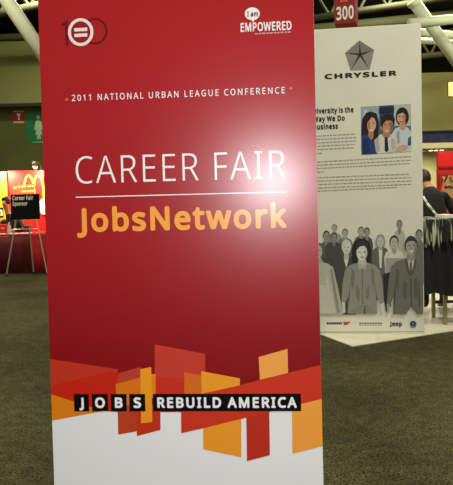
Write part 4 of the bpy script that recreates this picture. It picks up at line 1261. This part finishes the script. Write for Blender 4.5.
def pickR(c):
    if c.z < 0.075: return 3
    if c.z < 0.94: return 2
    if (c - Vector(J['skull'][0])).length < 0.15 or c.z > 1.475: return 0
    for e_, w_ in ((er, wr), (Vector(J['elbL'][0]), wl_)):
        d = w_ - e_
        t = (c - e_).dot(d) / d.length_squared
        if t > 0.15 and (c - (e_ + d * min(t, 1.0))).length < (0.075 if t < 1.0 else 0.26): return 0
    return 1
skin_body('body', J, E_, 'pelvis', [SKIN, BLACKC, TROU, SHOE], pickR, pr)
head_mesh('person', Vector(J['skull'][0]) + Vector((0, 0, 0.018)), fwd * 0.85 + Vector((0, 0, -0.45)), (0, 0, 1), SKIN, mat((38, 24, 16), 0.6), pr)
bm = B()
path(bm, [W3(-0.105, -0.17, 1.36), W3(-0.145, -0.14, 1.28), W3(-0.155, -0.08, 1.20), W3(-0.15, -0.02, 1.13)], 0.014)
finish('strap', bm, mat((226, 222, 206), 0.6), pr, smooth=True)['label'] = 'white shoulder strap'

# ---- seated person behind the skirted table on the left
q = at(14, 230, YT + 1.02)
pl = thing('person', 'person in black seated behind the skirted table, dark hair, leaning left', 'person', (q.x, YT + 1.0, 0))
J, E_ = {}, []
hx = at(5.0, 203, YT + 0.85).x - q.x
hz = at(5.0, 203.0, YT + 0.85).z
J['pelvis'] = ((0.06, 0.05, 0.53), (0.16, 0.12))
J['waist'] = ((0.05, 0.03, 0.70), (0.15, 0.11))
J['chest'] = ((0.0, -0.02, 0.90), (0.17, 0.12))
J['neck0'] = ((hx * 0.45, -0.06, 1.07), (0.09, 0.07))
J['neck1'] = ((hx * 0.78, -0.09, 1.16), 0.05)
J['skull'] = ((hx, -0.11, hz), (0.075, 0.084))
J['crown'] = ((hx - 0.01, -0.105, hz + 0.06), (0.064, 0.074))
J['chin'] = ((hx, -0.165, hz - 0.06), 0.042)
J['nose'] = ((hx - 0.01, -0.205, hz - 0.015), 0.012)
E_ += [('pelvis', 'waist'), ('waist', 'chest'), ('chest', 'neck0'), ('neck0', 'neck1'), ('neck1', 'skull'), ('skull', 'crown'), ('skull', 'chin'), ('skull', 'nose')]
for s, n in ((-1, 'L'), (1, 'R')):
    J['sho' + n] = ((0.19 * s - 0.03, -0.04, 1.0 - (0.02 if s < 0 else 0.0)), 0.062)
    J['elb' + n] = ((0.25 * s, -0.14, 0.80), 0.045)
    J['wri' + n] = ((0.14 * s, -0.36, 0.815), 0.03)
    E_ += [('chest', 'sho' + n), ('sho' + n, 'elb' + n), ('elb' + n, 'wri' + n)]
    hand(J, E_, 'wri' + n, J['wri' + n][0], (-0.3 * s, -0.95, 0), (-s, 0, 0.1), (0, -0.1, -1), 1.0)
    J['hip' + n] = ((0.05 + 0.09 * s, 0.0, 0.51), 0.095)
    J['kne' + n] = ((0.05 + 0.11 * s, -0.28, 0.50), 0.065)
    J['ank' + n] = ((0.05 + 0.11 * s, -0.22, 0.09), 0.045)
    J['hee' + n] = ((0.05 + 0.11 * s, -0.19, 0.045), 0.04)
    J['toe' + n] = ((0.05 + 0.12 * s, -0.40 + 0.02, 0.032), 0.03)
    E_ += [('pelvis', 'hip' + n), ('hip' + n, 'kne' + n), ('kne' + n, 'ank' + n), ('ank' + n, 'hee' + n), ('ank' + n, 'toe' + n)]
wrs = [Vector(J['wriL'][0]), Vector(J['wriR'][0])]
def pickL(c):
    if c.z < 0.075: return 3
    if c.z < 0.56: return 2
    if c.z > 1.13 or (c - Vector(J['skull'][0])).length < 0.13: return 0
    for w_ in wrs:
        if c.y < w_.y + 0.02: return 0
    return 1
skin_body('body', J, E_, 'pelvis', [SKIN, BLACKC, TROU, SHOE], pickL, pl)
head_mesh('person', Vector(J['skull'][0]) + Vector((0, 0, 0.018)), (-0.5, -0.8, -0.25), (0, 0, 1), SKIN, mat((22, 14, 12), 0.6), pl)
ch = thing('folding_chair', 'black folding chair under the seated person behind the table', 'chair', (q.x + 0.06, YT + 1.04, 0))
CB = mat((24, 24, 24), 0.5)
bm = B(); box(bm, -0.21, 0.21, -0.2, 0.2, 0.385, 0.412)
finish('seat', bm, CB, ch, bevel=0.006)
bm = B(); box(bm, -0.21, 0.21, 0.24, 0.262, 0.62, 0.86)
finish('backrest', bm, CB, ch, bevel=0.006)
for sx in (-0.225, 0.225):
    bm = B(); tube(bm, (sx, -0.24, 0.0), (sx, 0.25, 0.87), 0.011)
    finish('leg', bm, CB, ch)
    bm = B(); tube(bm, (sx, 0.26, 0.0), (sx, -0.02, 0.40), 0.011)
    finish('leg', bm, CB, ch)

# ------------------------------------------------------------------ high table with striped cover, at the right
TX0, TX1, TY0, TY1, TZ = 2.07, 3.30, 6.28, 6.78, 1.12
FL = 0.008
ht = thing('high_table', 'high table with pale legs and a long black cloth at the right edge', 'table', (TX0, TY0, FL))
LX, LY = TX1 - TX0, TY1 - TY0
bm = B(); box(bm, 0, LX, 0, LY, TZ - 0.03, TZ)
finish('tabletop', bm, mat((60, 54, 44), 0.6), ht, bevel=0.004)
LEGM = mat((132, 128, 84), 0.5)
for lx in (0.235, LX - 0.2):
    for ly in (0.07, LY - 0.07):
        bm = B(); box(bm, lx - 0.018, lx + 0.018, ly - 0.018, ly + 0.018, 0, TZ - 0.03)
        finish('leg', bm, LEGM, ht, bevel=0.003)
bm = B(); box(bm, 0.255, LX - 0.22, LY - 0.08, LY - 0.06, 0.16, 0.19)
finish('crossbar', bm, mat((40, 38, 30), 0.5), ht)
def drape(x0, x1, y0, y1, ztop, hem, n, amp, gap):
    """cloth over a table edge: four hanging sides with folds and a flat top"""
    bm = B()
    per = []
    steps = ((x0, y0, x1, y0), (x1, y0, x1, y1), (x1, y1, x0, y1), (x0, y1, x0, y0))
    for ax, ay, bx_, by_ in steps:
        k = max(6, int(n * (abs(bx_ - ax) + abs(by_ - ay))))
        nx, ny = (by_ - ay), -(bx_ - ax)
        l = math.hypot(nx, ny)
        for i in range(k):
            t = i / k
            per.append((ax + (bx_ - ax) * t, ay + (by_ - ay) * t, nx / l, ny / l))
    rows = []
    zl = (ztop, ztop - 0.015, ztop - 0.12, None)
    for j, z in enumerate(zl):
        ring = []
        for i, (x, y, nx, ny) in enumerate(per):
            zz = hem(i) if z is None else z
            k = (0.0, 0.3, 0.6, 1.0)[j]
            o = gap + amp * k * (1 + math.sin(i * 0.9) + 0.4 * math.sin(i * 0.37)) / 2
            ring.append(bm.verts.new((x + nx * o, y + ny * o, zz)))
        rows.append(ring)
    N = len(per)
    for p_, q_ in zip(rows[:-1], rows[1:]):
        for i in range(N):
            bm.faces.new((p_[i], p_[(i + 1) % N], q_[(i + 1) % N], q_[i]))
    bm.faces.new(rows[0])
    return bm
cl = finish('tablecloth', drape(0, LX, 0, LY, TZ + 0.006, lambda i: 0.34 + 0.02 * math.sin(i * 0.31), 60, 0.035, 0.008), BLACKC, smooth=True)
cl.location = (TX0, TY0, FL)
tag(cl, 'long black cloth draped over the high table', 'tablecloth')

def stripe_material():
    M = bpy.data.materials.new('striped_fringe')
    M.use_nodes = True
    nt = M.node_tree
    b = nt.nodes['Principled BSDF']
    b.inputs['Roughness'].default_value = 0.8
    tc = nt.nodes.new('ShaderNodeTexCoord')
    mp = nt.nodes.new('ShaderNodeMapping')
    mp.inputs['Scale'].default_value = (26, 5, 3.0)
    mp.inputs['Rotation'].default_value = (0, 0.10, 0)
    nz = nt.nodes.new('ShaderNodeTexNoise')
    nz.inputs['Scale'].default_value = 1.0
    nz.inputs['Detail'].default_value = 2
    rp = nt.nodes.new('ShaderNodeValToRGB')
    rp.color_ramp.interpolation = 'LINEAR'
    rp.color_ramp.elements[0].position = 0.51
    rp.color_ramp.elements[1].position = 0.64
    rp.color_ramp.elements[0].color = (0.006, 0.006, 0.005, 1)
    rp.color_ramp.elements[1].color = (lin(196), lin(196), lin(168), 1)
    nt.links.new(tc.outputs['Object'], mp.inputs['Vector'])
    nt.links.new(mp.outputs[0], nz.inputs['Vector'])
    nt.links.new(nz.outputs['Fac'], rp.inputs['Fac'])
    nt.links.new(rp.outputs[0], b.inputs['Base Color'])
    return M
rng = random.Random(3)
hems = [0.80 + rng.uniform(0, 0.17) for _ in range(600)]
st = finish('striped_cover', drape(0.0, LX, 0.0, LY, TZ + 0.014, lambda i: hems[i % 600], 70, 0.03, 0.050), stripe_material())
st.location = (TX0, TY0, FL)
tag(st, 'black and white striped fringed cover over the black table cloth', 'cloth')
for px, rz, lab in ((445.5, 0.25, 'white papers lying on the striped cover nearest the person'), (466, -0.3, 'white papers on the striped cover at the right edge')):
    q = at(px, 213, 6.45)
    bm = B(); box(bm, -0.06, 0.06, -0.09, 0.09, 0, 0.035)
    o = finish('paper_stack', bm, mat((232, 228, 210), 0.6), bevel=0.002)
    o.location = (q.x, 6.47, TZ + FL + 0.0155)
    o.rotation_euler = (0, 0, rz)
    tag(o, lab, 'papers', 'papers on the striped cover')
# stool behind the high table
q = at(450, 300, 7.25)
sl = thing('bar_stool', 'black bar stool behind the high table, only its legs showing', 'stool', (q.x + 0.16, 7.25, FL))
bm = B(); lathe(bm, [(0.15, 0.70), (0.175, 0.715), (0.175, 0.745), (0.15, 0.76)], 24)
finish('seat', bm, CB, sl)
for sx in (-1, 1):
    for sy in (-1, 1):
        bm = B(); tube(bm, (sx * 0.18, sy * 0.18, 0), (sx * 0.10, sy * 0.10, 0.70), 0.016)
        finish('leg', bm, CB, sl)
bm = B()
for a_, b_ in (((-1, -1), (1, -1)), ((1, -1), (1, 1)), ((1, 1), (-1, 1)), ((-1, 1), (-1, -1))):
    tube(bm, (a_[0] * 0.154, a_[1] * 0.154, 0.22), (b_[0] * 0.154, b_[1] * 0.154, 0.22), 0.009)
finish('footrest', bm, CB, sl)

# ------------------------------------------------------------------ red booth wall and poster at the right
YR = 10.2
a = at(437.4, 152.0, YR)
FR2 = Face((a.x, YR, 0), 0.0)
rb = thing('booth_backdrop', 'bright red booth wall with a tan poster behind the person with the white strap', 'backdrop', matrix=FR2.M)
bm = B(); box(bm, 0, 2.6, 0, 0.06, 0, a.z)
finish('panel', bm, mat((206, 14, 18), 0.45), rb, bevel=0.004)
bm = B(); box(bm, 0, 2.6, -0.03, -0.001, at(440, 166.5, YR).z - 0.03, at(440, 166.5, YR).z)
finish('seam_rail', bm, mat((120, 8, 12), 0.5), rb)
for x in (0.4, 2.2):
    bm = B(); box(bm, x - 0.03, x + 0.03, 0.062, 0.4, 0, 0.05); box(bm, x - 0.02, x + 0.02, 0.062, 0.1, 0.05, a.z - 0.1)
    finish('support', bm, mat((130, 130, 128), 0.4, 0.7), rb)
lamp('red_wall_light', 'SPOT', (a.x + 0.5, YR - 0.9, 3.0), 60, (1, 0.9, 0.7), 0.08, (a.x + 0.4, YR, 1.8), R(80))
p0, p1 = at(440.2, 203.5, YR - 0.05), at(468, 172.5, YR - 0.05)
FP = Face((p0.x, YR - 0.036, p0.z), 0.0)
po = thing('poster', 'red framed poster with tan woven pattern on the red booth wall', 'poster', matrix=FP.M)
w, h = p1.x - p0.x, p1.z - p0.z
bm = B(); box(bm, 0, w, 0, 0.02, 0, h)
finish('frame', bm, mat((150, 30, 18), 0.5), po, bevel=0.002)
P = Print(FP, y=-0.002, rough=0.5)
P.local([(0.03, 0.09), (w - 0.03, 0.09), (w - 0.03, h - 0.03), (0.03, h - 0.03)], (96, 26, 16))
r2 = random.Random(5)
def blob(cx, cz, rx, rz, rot, col, n=14):
    P.local([(cx + rx * math.cos(t) * math.cos(rot) - rz * math.sin(t) * math.sin(rot), cz + rx * math.cos(t) * math.sin(rot) + rz * math.sin(t) * math.cos(rot)) for t in [2 * math.pi * i / n for i in range(n)]], col)
blob(w * 0.42, h * 0.55, 0.15, 0.2, 0.3, (176, 124, 74))
blob(w * 0.12, h * 0.48, 0.03, 0.13, -0.2, (186, 108, 60))
blob(w * 0.14, h * 0.86, 0.022, 0.022, 0, (206, 150, 120))
blob(w * 0.22, h * 0.80, 0.016, 0.075, -0.5, (40, 14, 12))
for i in range(26):
    blob(w * r2.uniform(0.2, 0.9), h * r2.uniform(0.24, 0.86), r2.uniform(0.012, 0.03), r2.uniform(0.012, 0.035), r2.uniform(0, 3), r2.choice(((48, 24, 16), (206, 170, 110), (150, 156, 130), (60, 60, 50), (120, 40, 24))))
P.build('print', po, 'tan and dark woven pattern')
